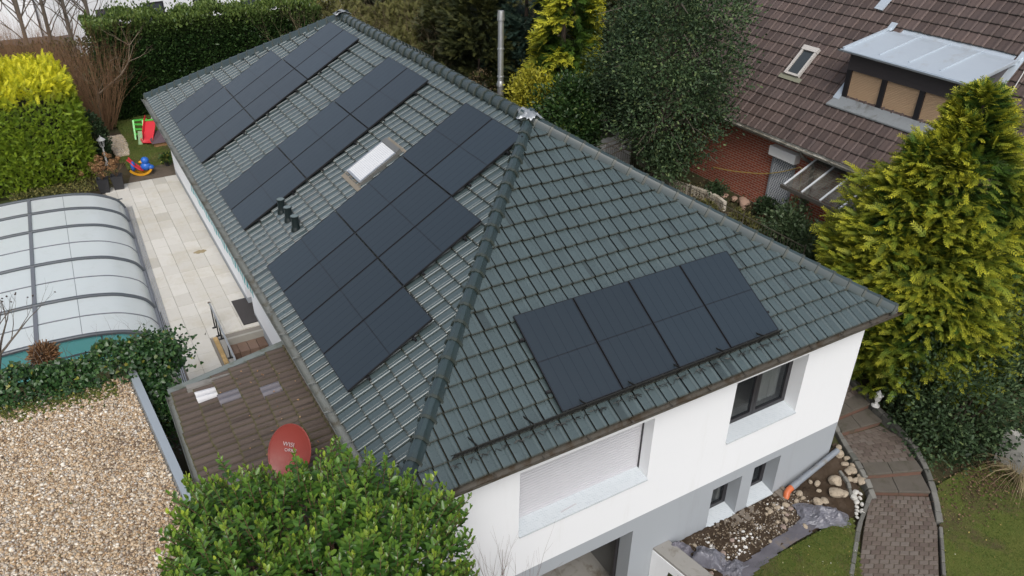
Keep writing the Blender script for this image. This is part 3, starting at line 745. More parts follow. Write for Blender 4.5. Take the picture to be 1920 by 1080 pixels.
LAWN_F = [(5.5, -2.2), (5.5, -1.25), (6.2, -.95), (7.2, -.85), (8.3, -.88), (9.05, -.95), (9.35, -.98), (8.9, -1.5), (8.2, -2.1), (7.5, -2.9), (7.1, -3.6), (5.5, -3.6)]
LAWN_R = [(11.15, -1.65), (11.75, -1.25), (12.6, -1.3), (14.5, -1.8), (14.5, -5.5), (8.5, -5.5), (8.9, -3.7), (9.63, -2.85), (10.65, -2.1)]
LLEAF = leaf_mat('fallen_leaf', [(0, (.20, .13, .05)), (.5, (.42, .36, .10)), (.8, (.5, .5, .42)), (1, (.62, .61, .55))], .8, .2)
for PL in (LAWN_F, LAWN_R):
    q = np.array([(x, y, zl(x, y) + .035) for x, y in zip(RNG.uniform(5.5, 14.5, 1500), RNG.uniform(-4.5, -.8, 1500)) if inside((x, y), PL)][:130]); Nq = norm(RNG.normal(size=q.shape) * .5 + np.array([0, 0, 1]))
    tag(scatter('leaves', SMALL_V, SMALL_F, q, norm(np.cross(Nq, rdir(len(q)))), Nq, RNG.uniform(.015, .05, len(q)), LLEAF), kind='stuff')
struct(patch('lawn', LAWN_F, M_LAWN, zl, .1)); struct(patch('lawn', LAWN_R, M_LAWN, zl, .1, 0, 4))
grass('grass', LAWN_F, 19000, zl, .045, 5); grass('grass', LAWN_R, 25000, zl, .045, 6)
LAWN_B = [(-1.0, 21.3), (.5, 21.2), (3, 21.2), (3, 27.2), (-.9, 27.3), (-.75, 25.4), (-.85, 24), (-1.2, 22.6)]
zb = lambda x, y: -2.60
struct(patch('lawn', LAWN_B, M_LAWN, zb, .15)); grass('grass', LAWN_B, 30000, zb, .05, 8)
# ------------------------------------------------------------------ front bed
m, nt, out = new_mat('dug_soil'); v = coord(nt)
col = mixc(nt, noise(nt, v, 3.5, 8, .75), (.030, .018, .010), (.085, .06, .04))
col = mixc(nt, ramp(nt, noise(nt, v, 1.3, 7, .7), [(.48, (0, 0, 0)), (.6, (1, 1, 1))]), col, (.085, .062, .044))
bsdf(nt, out, col, .95, 0, .2, noise(nt, v, 22, 8, .8), 1.0, .04); M_SOIL = m
def zs_(x, y): return gz(x, y) + .015 + .03 * sin(x * 3.1 + y * 2) * cos(y * 4.3)
SOIL = [(5.3, .36), (10.08, .36), (10.5, .5), (10.3, .1), (10.15, -.35), (9.95, -.72), (9.4, -1.0), (9.0, -.9), (8.3, -.82), (7.2, -.78), (6.2, -.88), (5.5, -1.2), (5.3, -1.2)]
struct(patch('soil', SOIL, M_SOIL, zs_, .07, .014))
mb = MB(); n = 40
for i in range(n):
    x0 = 5.55 + 3.2 * i / n; 
    mb.box((x0, .06 + .02 * sin(i), -4.45), (x0 + 3.2 / n - .0005, .335, -4.262 + .01 * sin(i * 2.1) + .22 * sstep(8.2, 9.2, x0)))
tag(mb.build('foundation_strip', pm('dusty_concrete', (.22, .19, .155), (.14, .115, .09), .95, 5, 0, .6, 40)), 'dusty concrete footing strip exposed along the base of the grey wall', 'footing')
# stones of the bed
def stone_mesh(seed, flat=.6):
    rnd = random.Random(seed); bm = bmesh.new(); bmesh.ops.create_icosphere(bm, subdivisions=2, radius=1)
    dirs = [Vector((rnd.gauss(0, 1), rnd.gauss(0, 1), rnd.gauss(0, 1))).normalized() for _ in range(9)]; ds = [rnd.uniform(.55, .9) for _ in dirs]
    for v_ in bm.verts:
        p = v_.co.copy(); s_ = 1
        for d, k in zip(dirs, ds):
            t = p.dot(d)
            if t > k: p -= d * (t - k) * .85
        p *= rnd.uniform(.97, 1.03); v_.co = Vector((p.x, p.y * .8, p.z * flat))
    me = bpy.data.meshes.new('stone'); bm.to_mesh(me); bm.free(); me.polygons.foreach_set('use_smooth', [True] * len(me.polygons)); me.set_sharp_from_angle(angle=R(35)); return me
M_SAND = pm('sandstone', (.42, .35, .26), (.28, .23, .17), .85, 5, 0, .4, 30, dirt=(.12, .09, .06), dscale=3)
M_WSTONE = pm('white_stone', (.56, .55, .51), (.38, .37, .34), .75, 6, 0, .3, 30, dirt=(.3, .26, .2), dscale=3)
M_RSTONE = pm('reddish_stone', (.30, .22, .18), (.20, .16, .14), .85, 6, 0, .4, 30)
SM = {k: [stone_mesh(s + 10 * j) for s in range(4)] for j, k in enumerate('abc')}
for mt, k in ((M_SAND, 'a'), (M_WSTONE, 'b'), (M_RSTONE, 'c')):
    for me in SM[k]: me.materials.append(mt)
rs_ = random.Random(5)
def stone(x, y, s, k, label, group, zf=zs_, name='stone'):
    o = bpy.data.objects.new(name, rs_.choice(SM[k])); COL.objects.link(o); o.location = (x, y, zf(x, y) + s * .3); o.scale = (s, s, s * rs_.uniform(.8, 1.1))
    o.rotation_euler = (rs_.uniform(-.2, .2), rs_.uniform(-.2, .2), rs_.uniform(0, 6.3)); return tag(o, label, 'stone', group)
for x, y, s in [(10.25, .22, .14), (10.38, .33, .09), (10.33, .05, .09), (10.2, -.02, .09), (10.12, -.18, .11), (10.22, -.2, .13), (10.28, -.38, .09), (10.12, -.42, .10), (10.02, -.33, .08), (10.18, -.5, .14), (10.32, -.12, .08)]:
    stone(x, y, s, 'a', 'rounded cream stone heaped between house corner and curved path', 'cream stones by the house corner')
for x, y, s in [(9.85, -.62, .11), (9.74, -.68, .12), (9.7, -.78, .10), (9.84, -.75, .07), (9.93, -.68, .07), (9.62, -.86, .07), (9.76, -.88, .08), (9.55, -.93, .07), (9.47, -.98, .07), (9.64, -.98, .08), (9.58, -1.03, .09), (9.4, -1.05, .06)]:
    stone(x, y, s * .8, 'b', 'small white stone edging the curved path above the lawn', 'white stones edging the path')
for x, y, s in [(9.72, -.2, .19), (9.5, -.42, .19), (9.18, -.42, .12), (9.03, -.36, .13), (9.62, -.52, .12), (9.42, .0, .09), (8.9, .0, .11), (9.3, -.15, .07), (9.35, .12, .06)]:
    stone(x, y, s, 'a', 'blocky sandstone lump lying on the dark dug soil', 'sandstone lumps on the soil')
for i in range(30):
    x = rs_.uniform(5.8, 8.9); y = rs_.uniform(-.72, .15)
    if i < 12: x = rs_.uniform(7.9, 8.7); y = rs_.uniform(-.35, .05)
    stone(x, y, rs_.uniform(.045, .085), rs_.choice('aac'), 'fist-sized pebble scattered in the rubble strip below the basement windows', 'pebbles in the rubble strip')
# rubble crumbs and plaster splashes
n = 1900; p = np.stack([RNG.uniform(5.5, 9.0, n), RNG.normal(-.2, .28, n), np.zeros(n)], 1); p = p[(p[:, 1] < .3) & (p[:, 1] > -.85)]; p[:, 2] = [zs_(a, b) + .004 for a, b in p[:, :2]]
OCT_V = [(1, 0, 0), (-1, 0, 0), (0, 1, 0), (0, -1, 0), (0, 0, .7), (0, 0, -.7)]; OCT_F = [(0, 2, 4), (2, 1, 4), (1, 3, 4), (3, 0, 4), (2, 0, 5), (1, 2, 5), (3, 1, 5), (0, 3, 5)]
M_CRUMB = leaf_mat('rubble_crumb', [(0, (.10, .07, .045)), (.55, (.25, .20, .14)), (.85, (.33, .28, .22)), (1, (.6, .58, .55))], .9, 0)
tag(scatter('rubble', OCT_V, OCT_F, p, rdir(len(p)), rdir(len(p)), RNG.uniform(.006, .028, len(p)), M_CRUMB), kind='stuff')
M_PLSPLASH = pm('dried_plaster', (.76, .75, .73), (.6, .59, .56), .9, 8)
splash = MB()
for (x, y, s, q) in [(7.0, -.28, .2, 1), (6.65, -.5, .16, 2), (7.55, -.2, .12, 3), (8.2, -.0, .16, 4), (6.3, -.1, .12, 5), (7.9, -.62, .1, 6)]:
    rnd = random.Random(q); nn = 16
    for kk in range(9):
        ox, oy = rnd.gauss(0, s * .6), rnd.gauss(0, s * .5); s2 = s * rnd.uniform(.06, .26)
        ring = [(x + ox + cos(2 * pi * k / nn) * s2 * rnd.uniform(.5, 1.1), y + oy + sin(2 * pi * k / nn) * s2 * rnd.uniform(.4, 1.0)) for k in range(nn)]
        top = [(a, b, zs_(a, b) + .014) for a, b in ring]; splash.prism([(a, b, c - .025) for a, b, c in top], (0, 0, .025))
tag(splash.build('plaster_debris', M_PLSPLASH), kind='stuff')
# landscape fabric and crumpled plastic
M_FABR = pm('grey_fabric', (.085, .08, .095), (.12, .115, .13), .6, 8, 0, .5, 40, dirt=(.15, .12, .09), dscale=2.5)
def zfab(x, y): return max(zs_(x, y), gz(x, y)) + .028 + .012 * sin(x * 9) * sin(y * 13)
tag(patch('ground_fabric', [(6.0, -.95), (6.5, -.74), (7.4, -.62), (8.2, -.56), (8.75, -.5), (8.8, -.68), (8.3, -.86), (7.4, -.88), (6.6, -1.0), (6.1, -1.12)], M_FABR, zfab, .04, .004), 'strip of dark grey weed fabric lying between soil and lawn', 'fabric')
def tarp(name, c, rx, ry, h, mat, seed, rot, label):
    rnd = random.Random(seed); n = 34; mb = MB(); vs = []
    dirs = [(rnd.uniform(0, 6.3), rnd.uniform(2.5, 9), rnd.uniform(0, 6.3)) for _ in range(7)]
    for i in range(n):
        for j in range(n):
            u, v_ = i / (n - 1) * 2 - 1, j / (n - 1) * 2 - 1; rr = max(abs(u), abs(v_)); 
            e_ = 1 + .16 * sin(3 * atan2(v_, u) + seed) + .07 * sin(7 * atan2(v_, u))
            z = h * (1 - rr ** 2.2) * .8
            for a, f_, ph in dirs: z += h * .13 * (1 - abs(sin((u * cos(a) + v_ * sin(a)) * f_ * .5 + ph)) * 2) * (1 - rr * .5)
            x, y = u * rx * e_, v_ * ry * e_
            X = c[0] + x * cos(rot) - y * sin(rot); Y = c[1] + x * sin(rot) + y * cos(rot)
            vs.append((X, Y, c[2] + max(z, .01) + rnd.gauss(0, .005)))
    mb.add(vs, [(i * n + j, i * n + j + 1, (i + 1) * n + j + 1, (i + 1) * n + j) for i in range(n - 1) for j in range(n - 1)])
    return tag(mb.build(name, mat, solid=.006, smooth=False), label, 'plastic sheet')
M_TARP = pm('grey_plastic', (.16, .165, .185), (.10, .095, .12), .32, 4, 0, .15, 30, dirt=(.10, .085, .07), dscale=3, dpos=(.56, .7)); M_TARP2 = pm('dark_plastic', (.10, .095, .12), (.16, .155, .18), .4, 5, 0, .15, 30)
tarp('plastic_sheet', (8.78, -.66, gz(8.8, -.6) + .03), .50, .30, .24, M_TARP, 2, -.55, 'crumpled grey plastic sheet heaped at the lawn edge beside sandstone lumps')
tarp('plastic_sheet', (6.05, -.35, gz(6, -.3) + .05), .34, .24, .30, M_TARP, 9, -.9, 'crumpled silver-grey plastic sheet beside the white retaining wall')
tarp('plastic_sheet', (5.72, .10, gz(5.7, .1) + .06), .17, .22, .22, M_TARP2, 14, .3, 'dark purple-grey plastic scrap against house wall')
tarp('plastic_sheet', (6.30, -.80, gz(6, -.7) + .03), .24, .22, .2, M_TARP, 21, .6, 'small grey plastic scrap at the end of the fabric strip')
# drain pipe with orange elbow
dp = thing('drain_pipe', 'grey plastic drain pipe with orange elbow lying along the wall corner', 'pipe')
A, B = Vector((8.82, .17, -4.10)), Vector((10.22, .24, -3.74)); mb = MB(); mb.tube([A, B], .062, 18); mb.tube([A - (B - A) * .0, A + (B - A) * .12], .072, 18); mb.build('pipe', pm('grey_pvc', (.22, .24, .27), (.18, .2, .225), .4, 3, dirt=(.16, .14, .11), dscale=2.5), dp, smooth=True)
mb = MB(); d = (A - B).normalized(); pts = [A + d * .0, A + d * .08, A + d * .15 + Vector((-.01, -.02, -.02)), A + d * .19 + Vector((-.02, -.06, -.07)), A + d * .2 + Vector((-.02, -.09, -.13))]; mb.tube(pts, [.068, .068, .07, .07, .07], 18); mb.build('elbow', pm('orange_pvc', (.55, .14, .045), (.46, .11, .04), .4), dp, smooth=True)
# retaining wall towards the drive
rw_ = thing('retaining_wall', 'white rendered low retaining wall with concrete coping beside the garage drive', 'wall')
def rbox(mb, x0, x1, z0, z1, ya=.345, yb=-3.8, skew=.16):
    f_ = lambda x, y, z: (x + (-y + .35) * skew, y, z)
    mb.add([f_(x0, yb, z0), f_(x1, yb, z0), f_(x1, ya, z0), f_(x0, ya, z0), f_(x0, yb, z1), f_(x1, yb, z1), f_(x1, ya, z1), f_(x0, ya, z1)], [(0, 3, 2, 1), (4, 5, 6, 7), (0, 1, 5, 4), (1, 2, 6, 5), (2, 3, 7, 6), (3, 0, 4, 7)])
mb = MB(); rbox(mb, 5.20, 5.40, -5.7, -4.12); mb.build('wall_body', M_WHITE, rw_)
mb = MB(); rbox(mb, 5.215, 5.60, -4.118, -4.06); mb.build('coping', M_CONC, rw_)
# ------------------------------------------------------------------ curved path with steps
def block_mat(name, c1, c2, c3, rough=.85):
    m, nt, out = new_mat(name); v = coord(nt); g = nt.nodes.new('ShaderNodeNewGeometry')
    col = ramp(nt, g.outputs['Random Per Island'], [(0, c1), (.5, c2), (1, c3)])
    col = mixc(nt, mathn(nt, 'MULTIPLY', noise(nt, v, 9, 7, .7), .5), col, tuple(x * .45 for x in c1))
    bsdf(nt, out, col, rough, 0, .3, noise(nt, v, 50, 6), .4, .01); return m
M_PAVER = block_mat('brown_pavers', (.115, .088, .075), (.15, .12, .10), (.175, .15, .13))
M_TREAD = pm('step_slab', (.115, .10, .082), (.075, .065, .052), .85, 4, 0, .4, 40, dirt=(.06, .055, .035), dscale=2.5)
M_RISER = pm('red_riser', (.15, .075, .05), (.10, .06, .045), .85, 6, 0, .3, 40, dirt=(.07, .06, .04), dscale=3)
M_KERB = block_mat('kerb_granite', (.115, .115, .10), (.155, .15, .135), (.21, .205, .185))
def lerp(a, b, t): return tuple(p + (q - p) * t for p, q in zip(a, b))
def polyat(pts, t):
    ds = [0]
    for a, b in zip(pts, pts[1:]): ds.append(ds[-1] + (Vector(b) - Vector(a)).length)
    s_ = t * ds[-1]
    for i in range(len(pts) - 1):
        if s_ <= ds[i + 1] + 1e-9: return lerp(pts[i], pts[i + 1], (s_ - ds[i]) / max(ds[i + 1] - ds[i], 1e-9))
    return pts[-1]
def pavers(Lp_, Rp_, rows, cols, gap=.012, name='path', arch=0.0, seed=1, mat=None, thick=.05, stagger=True):
    rnd = random.Random(seed); mb = MB()
    for r in range(rows):
        t0, t1 = r / rows, (r + 1) / rows; off = .5 if (r % 2 and stagger) else 0
        cs = [0] + [(c + off) / cols for c in range(0 if off else 1, cols + (0 if off else 0))] + [1]; cs = sorted(set(min(max(c, 0), 1) for c in cs))
        for a, b in zip(cs, cs[1:]):
            def pt(t, s_):
                t = min(max(t + arch * (4 * s_ * (1 - s_)) , 0), 1.0); p, q = polyat(Lp_, t), polyat(Rp_, t); return Vector(lerp(p, q, s_))
            q = [pt(t0, a), pt(t0, b), pt(t1, b), pt(t1, a)]; c = sum(q, Vector()) / 4; dz = rnd.gauss(0, .003)
            w_ = (q[1] - q[0]).length; h_ = (q[3] - q[0]).length
            if w_ < .03 or h_ < .02: continue
            q = [p + ((c - p).normalized() * gap * .8) + Vector((0, 0, dz + rnd.gauss(0, .0015))) for p in q]
            qi = [p + (c - p).normalized() * .010 for p in q]; qo = [p - Vector((0, 0, .008)) for p in q]; qb = [p - Vector((0, 0, thick)) for p in q]
            mb.add(qi + qo + qb, [(0, 1, 2, 3)] + [(k, (k + 1) % 4 + 0, 4 + (k + 1) % 4, 4 + k)[::-1] for k in range(4)] + [(4 + k, 4 + (k + 1) % 4, 8 + (k + 1) % 4, 8 + k)[::-1] for k in range(4)])
    return struct(mb.build(name, mat or M_PAVER))
z1, z2, z3, z4 = -4.02, -3.87, -3.70, -3.55
LA = [(7.35, -3.4, -4.26), (8.21, -2.02, -4.19), (9.3, -1.3, -4.17), (10.16, -.77, -4.15)]
RA = [(8.75, -4.1, -4.26), (9.56, -2.79, -4.2), (10.6, -2.04, -4.17), (11.2, -1.42, -4.15)]
pavers(LA, RA, 32, 8, seed=2, arch=0)
LB = [(10.48, -.21, z2), (10.62, .26, z2), (10.75, .60, z2)]; RB = [(11.59, -.75, z2), (11.97, -.1, z2), (11.9, .40, z2)]
pavers(LB, RB, 9, 7, seed=4)
pavers([(10.95, 1.15, z4), (11.0, 2.2, -3.35), (11.1, 4.5, -2.75)], [(12.05, 1.2, z4), (12.1, 2.2, -3.35), (12.2, 4.5, -2.75)], 20, 7, seed=5)
def bed_under(Ls, Rs, mat, name='path'):
    mb = MB()
    for i in range(len(Ls) - 1): 
        a, b, c, d = Ls[i], Rs[i], Rs[i + 1], Ls[i + 1]; mb.quad(*[(p[0], p[1], p[2] - .012) for p in (a, b, c, d)])
    struct(mb.build(name, mat))
M_JOINT = pm('path_joint_sand', (.06, .05, .035), (.09, .075, .05), .95, 6)
bed_under(LA, RA, M_JOINT); bed_under(LB, RB, M_JOINT)
def step(fl, fr, bl, br, z, h=.17):
    mb = MB(); fl, fr, bl, br = [Vector((*p, z)) for p in (fl, fr, bl, br)]; dn = Vector((0, 0, -.05))
    k = .46; g = .004
    for (a, b) in ((0, k - g), (k + g, 1)):
        q = [fl.lerp(fr, a), fl.lerp(fr, b), bl.lerp(br, b), bl.lerp(br, a)]; mb.prism([p + dn for p in q], (0, 0, .05))
    s_ = struct(mb.build('step', M_TREAD, bevel=.006))
    mb = MB(); ins = lambda p, q: p.lerp(q, .06); f1, f2, b1_, b2_ = ins(fl, bl), ins(fr, br), bl, br
    mb.prism([Vector((p.x, p.y, z - h)) for p in (f1, f2, b2_, b1_)], (0, 0, h - .052)); struct(mb.build('step_riser', M_RISER))
step((10.14, -.78), (11.20, -1.42), (10.44, -.36), (11.56, -.90), z1)
step((10.30, -.50), (11.46, -1.0), (10.50, -.20), (11.60, -.74), z2 + .004)
step((10.75, .58), (11.88, .38), (10.93, .89), (11.97, .84), z3)
step((10.93, .88), (11.97, .82), (11.0, 1.2), (12.08, 1.25), z4)
def kerb(pts, w_, h, n, name='kerb', seed=1, top=None):
    rnd = random.Random(seed); mb = MB()
    for i in range(n):
        a, b = Vector(polyat(pts, i / n)), Vector(polyat(pts, (i + 1) / n)); d = (b - a).normalized(); a += d * .006; b -= d * .006
        z = Vector((0, 0, rnd.gauss(0, .006))); mb.bar(a + z - Vector((0, 0, h / 2 - .02)), b + z - Vector((0, 0, h / 2 - .02)), w_ * rnd.uniform(.9, 1.08), h)
    return struct(mb.build(name, M_KERB, bevel=.012))
kerb([(10.12, -.84, -4.09), (10.26, -.52, -3.93), (10.42, -.12, -3.84), (10.6, .32, -3.82), (10.78, .75, -3.72), (10.95, 1.25, -3.5)], .12, .42, 11, seed=3)
kerb([(7.22, -3.4, -4.24), (8.12, -1.95, -4.17), (9.24, -1.22, -4.15), (10.12, -.80, -4.08)], .085, .25, 14, seed=5)
kerb([(10.78, -1.96, -4.16), (11.27, -1.52, -4.12), (11.60, -1.05, -3.95), (11.93, -.5, -3.85), (12.10, .1, -3.78), (12.12, .8, -3.64), (12.25, 1.6, -3.45)], .13, .4, 15, seed=7)
kerb([(8.8, -4.1, -4.24), (9.64, -2.84, -4.185), (10.66, -2.06, -4.15)], .07, .25, 9, seed=8)
kerb([(10.0, -.05, -3.97), (9.93, -.35, -4.02), (9.72, -.62, -4.07)], .07, .16, 4, seed=9)
ln = thing('garden_lantern', 'small white garden lantern standing on the granite kerb under the golden conifer', 'lantern', (12.02, .72, -3.56))
mb = MB(); mb.lathe([(.10, 0), (.10, .02), (.04, .06), (.03, .12)], n=10); mb.build('foot', pm('white_metal', (.72, .72, .70), None, .5), ln)
mb = MB(); mb.lathe([(.03, .12), (.07, .16), (.09, .3), (.12, .31), (.03, .40), (.012, .44)], n=6); mb.build('lamp_head', MATS['white_metal'], ln)
# ================================================================== terrace
def slab_mat():
    m, nt, out = new_mat('terrace_slabs'); v = coord(nt); g = nt.nodes.new('ShaderNodeNewGeometry')
    col = ramp(nt, g.outputs['Random Per Island'], [(0, (.47, .45, .405)), (.55, (.53, .51, .465)), (.9, (.59, .57, .525)), (1, (.39, .37, .325))])
    col = mixc(nt, ramp(nt, noise(nt, v, 1.3, 8, .75, .3), [(.48, (0, 0, 0)), (.7, (.7, .7, .7))]), col, (.43, .385, .29))
    mp = nt.nodes.new('ShaderNodeMapping'); mp.inputs['Scale'].default_value = (7, 1.2, 1); nt.links.new(v, mp.inputs[0])
    col = mixc(nt, mathn(nt, 'MULTIPLY', noise(nt, mp.outputs[0], 3, 6), .3), col, (.66, .64, .58))
    bsdf(nt, out, col, .8, 0, .3, noise(nt, v, 70, 4), .1, .01); return m
M_SLAB = slab_mat()
def tx(x, y): return x + (y - 11.35) * .0 
mb = MB(); sx, sy = .392, .59; rnd = random.Random(4); yy = 5.35; 
while yy < 19.75:
    i = 0; xr = X0 - .004
    while xr > -2.05 - .0:
        xl = xr - sx; lim = -1.585 - max(0, (yy - 8.5)) * .033
        if xl < lim: xl = lim
        ok = not (xr > -.66 and yy < 9.26) and xr - xl > .03 and not (xr > -.68 and xl < -.68 and yy < 9.2 and False)
        if ok:
            a, b = (max(xl, lim), min(xr, -.70)) if (yy < 9.2 and xr > -.70) else (xl, xr)
            if b - a > .03:
                dz = rnd.gauss(0, .0015); mb.box((a + .003, yy + .003, -2.66), (b - .003, yy + sy - .003, -2.60 + dz))
        xr -= sx
        if xr < lim: break
    yy += sy
struct(mb.build('terrace', M_SLAB, bevel=.002))
mb = MB(); mb.quad((-2.05, 5.3, -2.63), (-.70, 5.3, -2.63), (-.70, 19.9, -2.63), (-2.05, 19.9, -2.63)); mb.quad((-.70, 9.3, -2.63), (X0, 9.3, -2.63), (X0, 19.9, -2.63), (-.70, 19.9, -2.63)); struct(mb.build('terrace_bed', pm('dark_joint', (.24, .22, .19), None, .95), recalc=False))
mb = MB(); mb.box((-.70, 9.2, -2.9), (X0, 9.27, -2.602)); struct(mb.build('terrace_edge', pm('grey_edge_stone', (.36, .35, .31), (.27, .26, .23), .85, 4)))
st = MB(); ring = [(-.14 + .17 * cos(2 * pi * k / 20) * (1 + .2 * sin(3 * k)), 13.99 + .10 * sin(2 * pi * k / 20) * (1 + .25 * cos(2.3 * k))) for k in range(20)]
st.prism([(x, y, -2.603) for x, y in ring], (0, 0, .007)); tag(st.build('puddle', pm('dried_mud', (.26, .20, .10), (.34, .28, .17), .8, 12)), 'small brown dried mud patch on the pale terrace slabs', 'mud patch')
dm = thing('doormat', 'dark grey ribbed doormat at the recessed side entrance', 'doormat', (-.02, 9.62, -2.597)); mb = MB(); mb.box((0, 0, 0), (1.3, 1.25, .012)); mb.build('backing', M_BLACK, dm)
mb = MB()
for i in range(24): mb.box((.01, .02 + i * .05, .012), (1.28, .055 + i * .05, .02))
mb.build('ribs', pm('mat_ribs', (.07, .065, .065), (.05, .045, .045), .9), dm)
# brick steps down to the passage
M_BSTEP = block_mat('brown_brick_step', (.12, .075, .055), (.17, .11, .08), (.22, .15, .115))
zz = -2.6
for i in range(5):
    mb = MB(); y1 = 9.198 - i * .40; z = -2.6 - .17 * (i + 1); rnd = random.Random(i); x = -.56
    while x < X0 - .02:
        b = min(x + rnd.uniform(.2, .24), X0 - .004); mb.box((x, y1 - .40, z - .17), (b - .008, y1, z)); x = b
    struct(mb.build('step', M_BSTEP, bevel=.006))
bs = MB(); 
for i in range(22): bs.box((-.79, 8.2 + i * .054, -2.6), (-.695, 8.2 + i * .054 + .043, -2.555))
tag(bs.build('brick_edging', pm('yellow_brick', (.45, .31, .14), (.35, .24, .11), .8, 6, isl=.15)), 'row of yellow edging bricks on edge beside the sunken steps', 'brick edging')
gw = MB(); gw.box((-.69, 7.2, -4.6), (-.575, 9.19, -2.45)); tag(gw.build('stair_wall', M_CONC, bevel=.004), 'low grey cheek wall beside the sunken steps', 'wall')
rl = thing('handrail', 'silver handrail with dark brackets beside the sunken steps', 'railing')
mb = MB(); mb.tube([(-.64, 9.98, -1.98), (-.64, 9.9, -1.95), (-.64, 7.6, -2.05), (-.64, 7.2, -2.2)], .022, 10); mb.build('rail', M_ALU, rl, smooth=True)
for y in (9.85, 9.45, 9.05, 8.2):
    mb = MB(); zt = -1.97 - (9.9 - y) * .04; zb_ = -2.6 if y > 9.2 else -2.45; mb.bar((-.64, y, zb_), (-.64, y, zt), .028, .028); mb.bar((-.70, y, zb_ + .01), (-.58, y, zb_ + .01), .05, .014); mb.bar((-.64, y - .1, zt - .16), (-.64, y, zt - .02), .014, .014, (1, 0, 0)); mb.build('post', M_BLACK, rl)
mb = MB(); mb.lathe([(.0, -.0), (.032, .005), (.034, .03), (.0, .055)], (-.64, 9.98, -1.985), 10); mb.build('end_cap', pm('brown_knob', (.10, .075, .055), None, .6), rl)
# ================================================================== pool enclosure
pool = thing('pool_enclosure', 'low telescopic pool enclosure of milky polycarbonate with dark curved hoops', 'pool cover', (-1.75, 11.35, -2.55), -R(1.55))
half = [(0, 0), (-.06, .14), (-.16, .29), (-.32, .41), (-.49, .50), (-.72, .60), (-1.0, .67), (-1.43, .735), (-2.0, .765), (-2.4, .77)]
full = half + [(-4.8 - x, z) for x, z in reversed(half[:-1])]
def smooth_prof(p, n=3):
    out = []
    for i in range(len(p) - 1):
        p0, p1, p2, p3 = p[max(i - 1, 0)], p[i], p[i + 1], p[min(i + 2, len(p) - 1)]
        for k in range(n):
            t = k / n; f_ = lambda a, b, c, d: .5 * (2 * b + (c - a) * t + (2 * a - 5 * b + 4 * c - d) * t * t + (3 * b - a - 3 * c + d) * t ** 3)
            out.append((f_(p0[0], p1[0], p2[0], p3[0]), f_(p0[1], p1[1], p2[1], p3[1])))
    return out + [p[-1]]
PR = smooth_prof(full)
m, nt, out = new_mat('milky_polycarbonate'); v = coord(nt)
mp = nt.nodes.new('ShaderNodeMapping'); mp.inputs['Scale'].default_value = (1, 40, 40); nt.links.new(v, mp.inputs[0])
col = mixc(nt, noise(nt, v, .9, 6, .6), (.74, .775, .775), (.80, .825, .82))
col = mixc(nt, ramp(nt, noise(nt, v, 1.6, 8, .75), [(.55, (0, 0, 0)), (.85, (.6, .6, .6))]), col, (.58, .60, .55))
b_ = nt.nodes.new('ShaderNodeBsdfPrincipled'); nt.links.new(col, b_.inputs['Base Color']); b_.inputs['Roughness'].default_value = .22
tl_ = nt.nodes.new('ShaderNodeBsdfTranslucent'); nt.links.new(col, tl_.inputs[0]); mx = nt.nodes.new('ShaderNodeMixShader'); mx.inputs[0].default_value = .3
nt.links.new(b_.outputs[0], mx.inputs[1]); nt.links.new(tl_.outputs[0], mx.inputs[2]); nt.links.new(mx.outputs[0], out.inputs[0]); M_POLY = m
M_HOOP = pm('graphite_hoop', (.075, .085, .095), (.06, .07, .08), .38, 3); M_HOOPL = pm('grey_mullion', (.16, .17, .19), None, .4)
hoops = [-1.80, 0.0, 2.08, 4.2, 5.45, 6.5]
ys_ = [-1.8, 0, 2.08, 4.2, 5.45, 6.55]
for k in range(5):
    y0, y1 = ys_[k], ys_[k + 1]; s_ = 1 + .006 * k
    mb = MB(); mb.sweep([(x, z) for x, z in PR], [((0, y0 + .0, 0), (1, 0, 0), (0, 0, 1)), ((0, y1, 0), (1, 0, 0), (0, 0, 1))]); mb.build('roof_sheet', M_POLY, pool, smooth=True, recalc=False)
    for x in (-1.3, -3.5): pass
    mb = MB(); ym = (y0 + y1) / 2
    if y1 - y0 > 1.3:
        mb.tube([(x, ym, z + .006) for x, z in PR], .018, 6); mb.build('mullion', M_HOOPL, pool, smooth=True)
for k, y in enumerate(ys_):
    mb = MB(); rr = .042 if 0 < k < 5 else .03
    mb.sweep([(-.05, -.008), (-.05, .035), (-.03, .055), (.03, .055), (.05, .035), (.05, -.008)], [((x, y, z), (0, 1, 0), tuple(Vector((-(PR[min(i + 1, len(PR) - 1)][1] - PR[max(i - 1, 0)][1]), 0, PR[min(i + 1, len(PR) - 1)][0] - PR[max(i - 1, 0)][0])).normalized() * -1)) for i, (x, z) in enumerate(PR)], True, True); mb.build('hoop', M_HOOP, pool, smooth=True)
for x in (-2.42,):
    mb = MB(); mb.bar((x, -1.8, .785), (x, 6.55, .785), .085, .03); mb.build('ridge_bar', M_HOOPL, pool)
for x in (-1.55, -3.3):
    mb = MB(); zz = [z for (a, z) in PR if a > x][-1]; mb.bar((x, -1.8, zz + .006), (x, 6.55, zz + .006), .012, .008); mb.build('purlin', M_HOOPL, pool)
for x in (0, -4.8):
    mb = MB(); mb.box((x - .05, -1.82, -.05), (x + .05, 6.57, .05)); mb.build('side_beam', M_HOOPL, pool)
    for i, a in enumerate((.075, .115, .155, .195)):
        xx = x + (a if x == 0 else -a); mb = MB(); mb.box((xx - .008, -4.2, -.055), (xx + .008, 6.7, -.012)); mb.build('rail', M_ALU, pool)
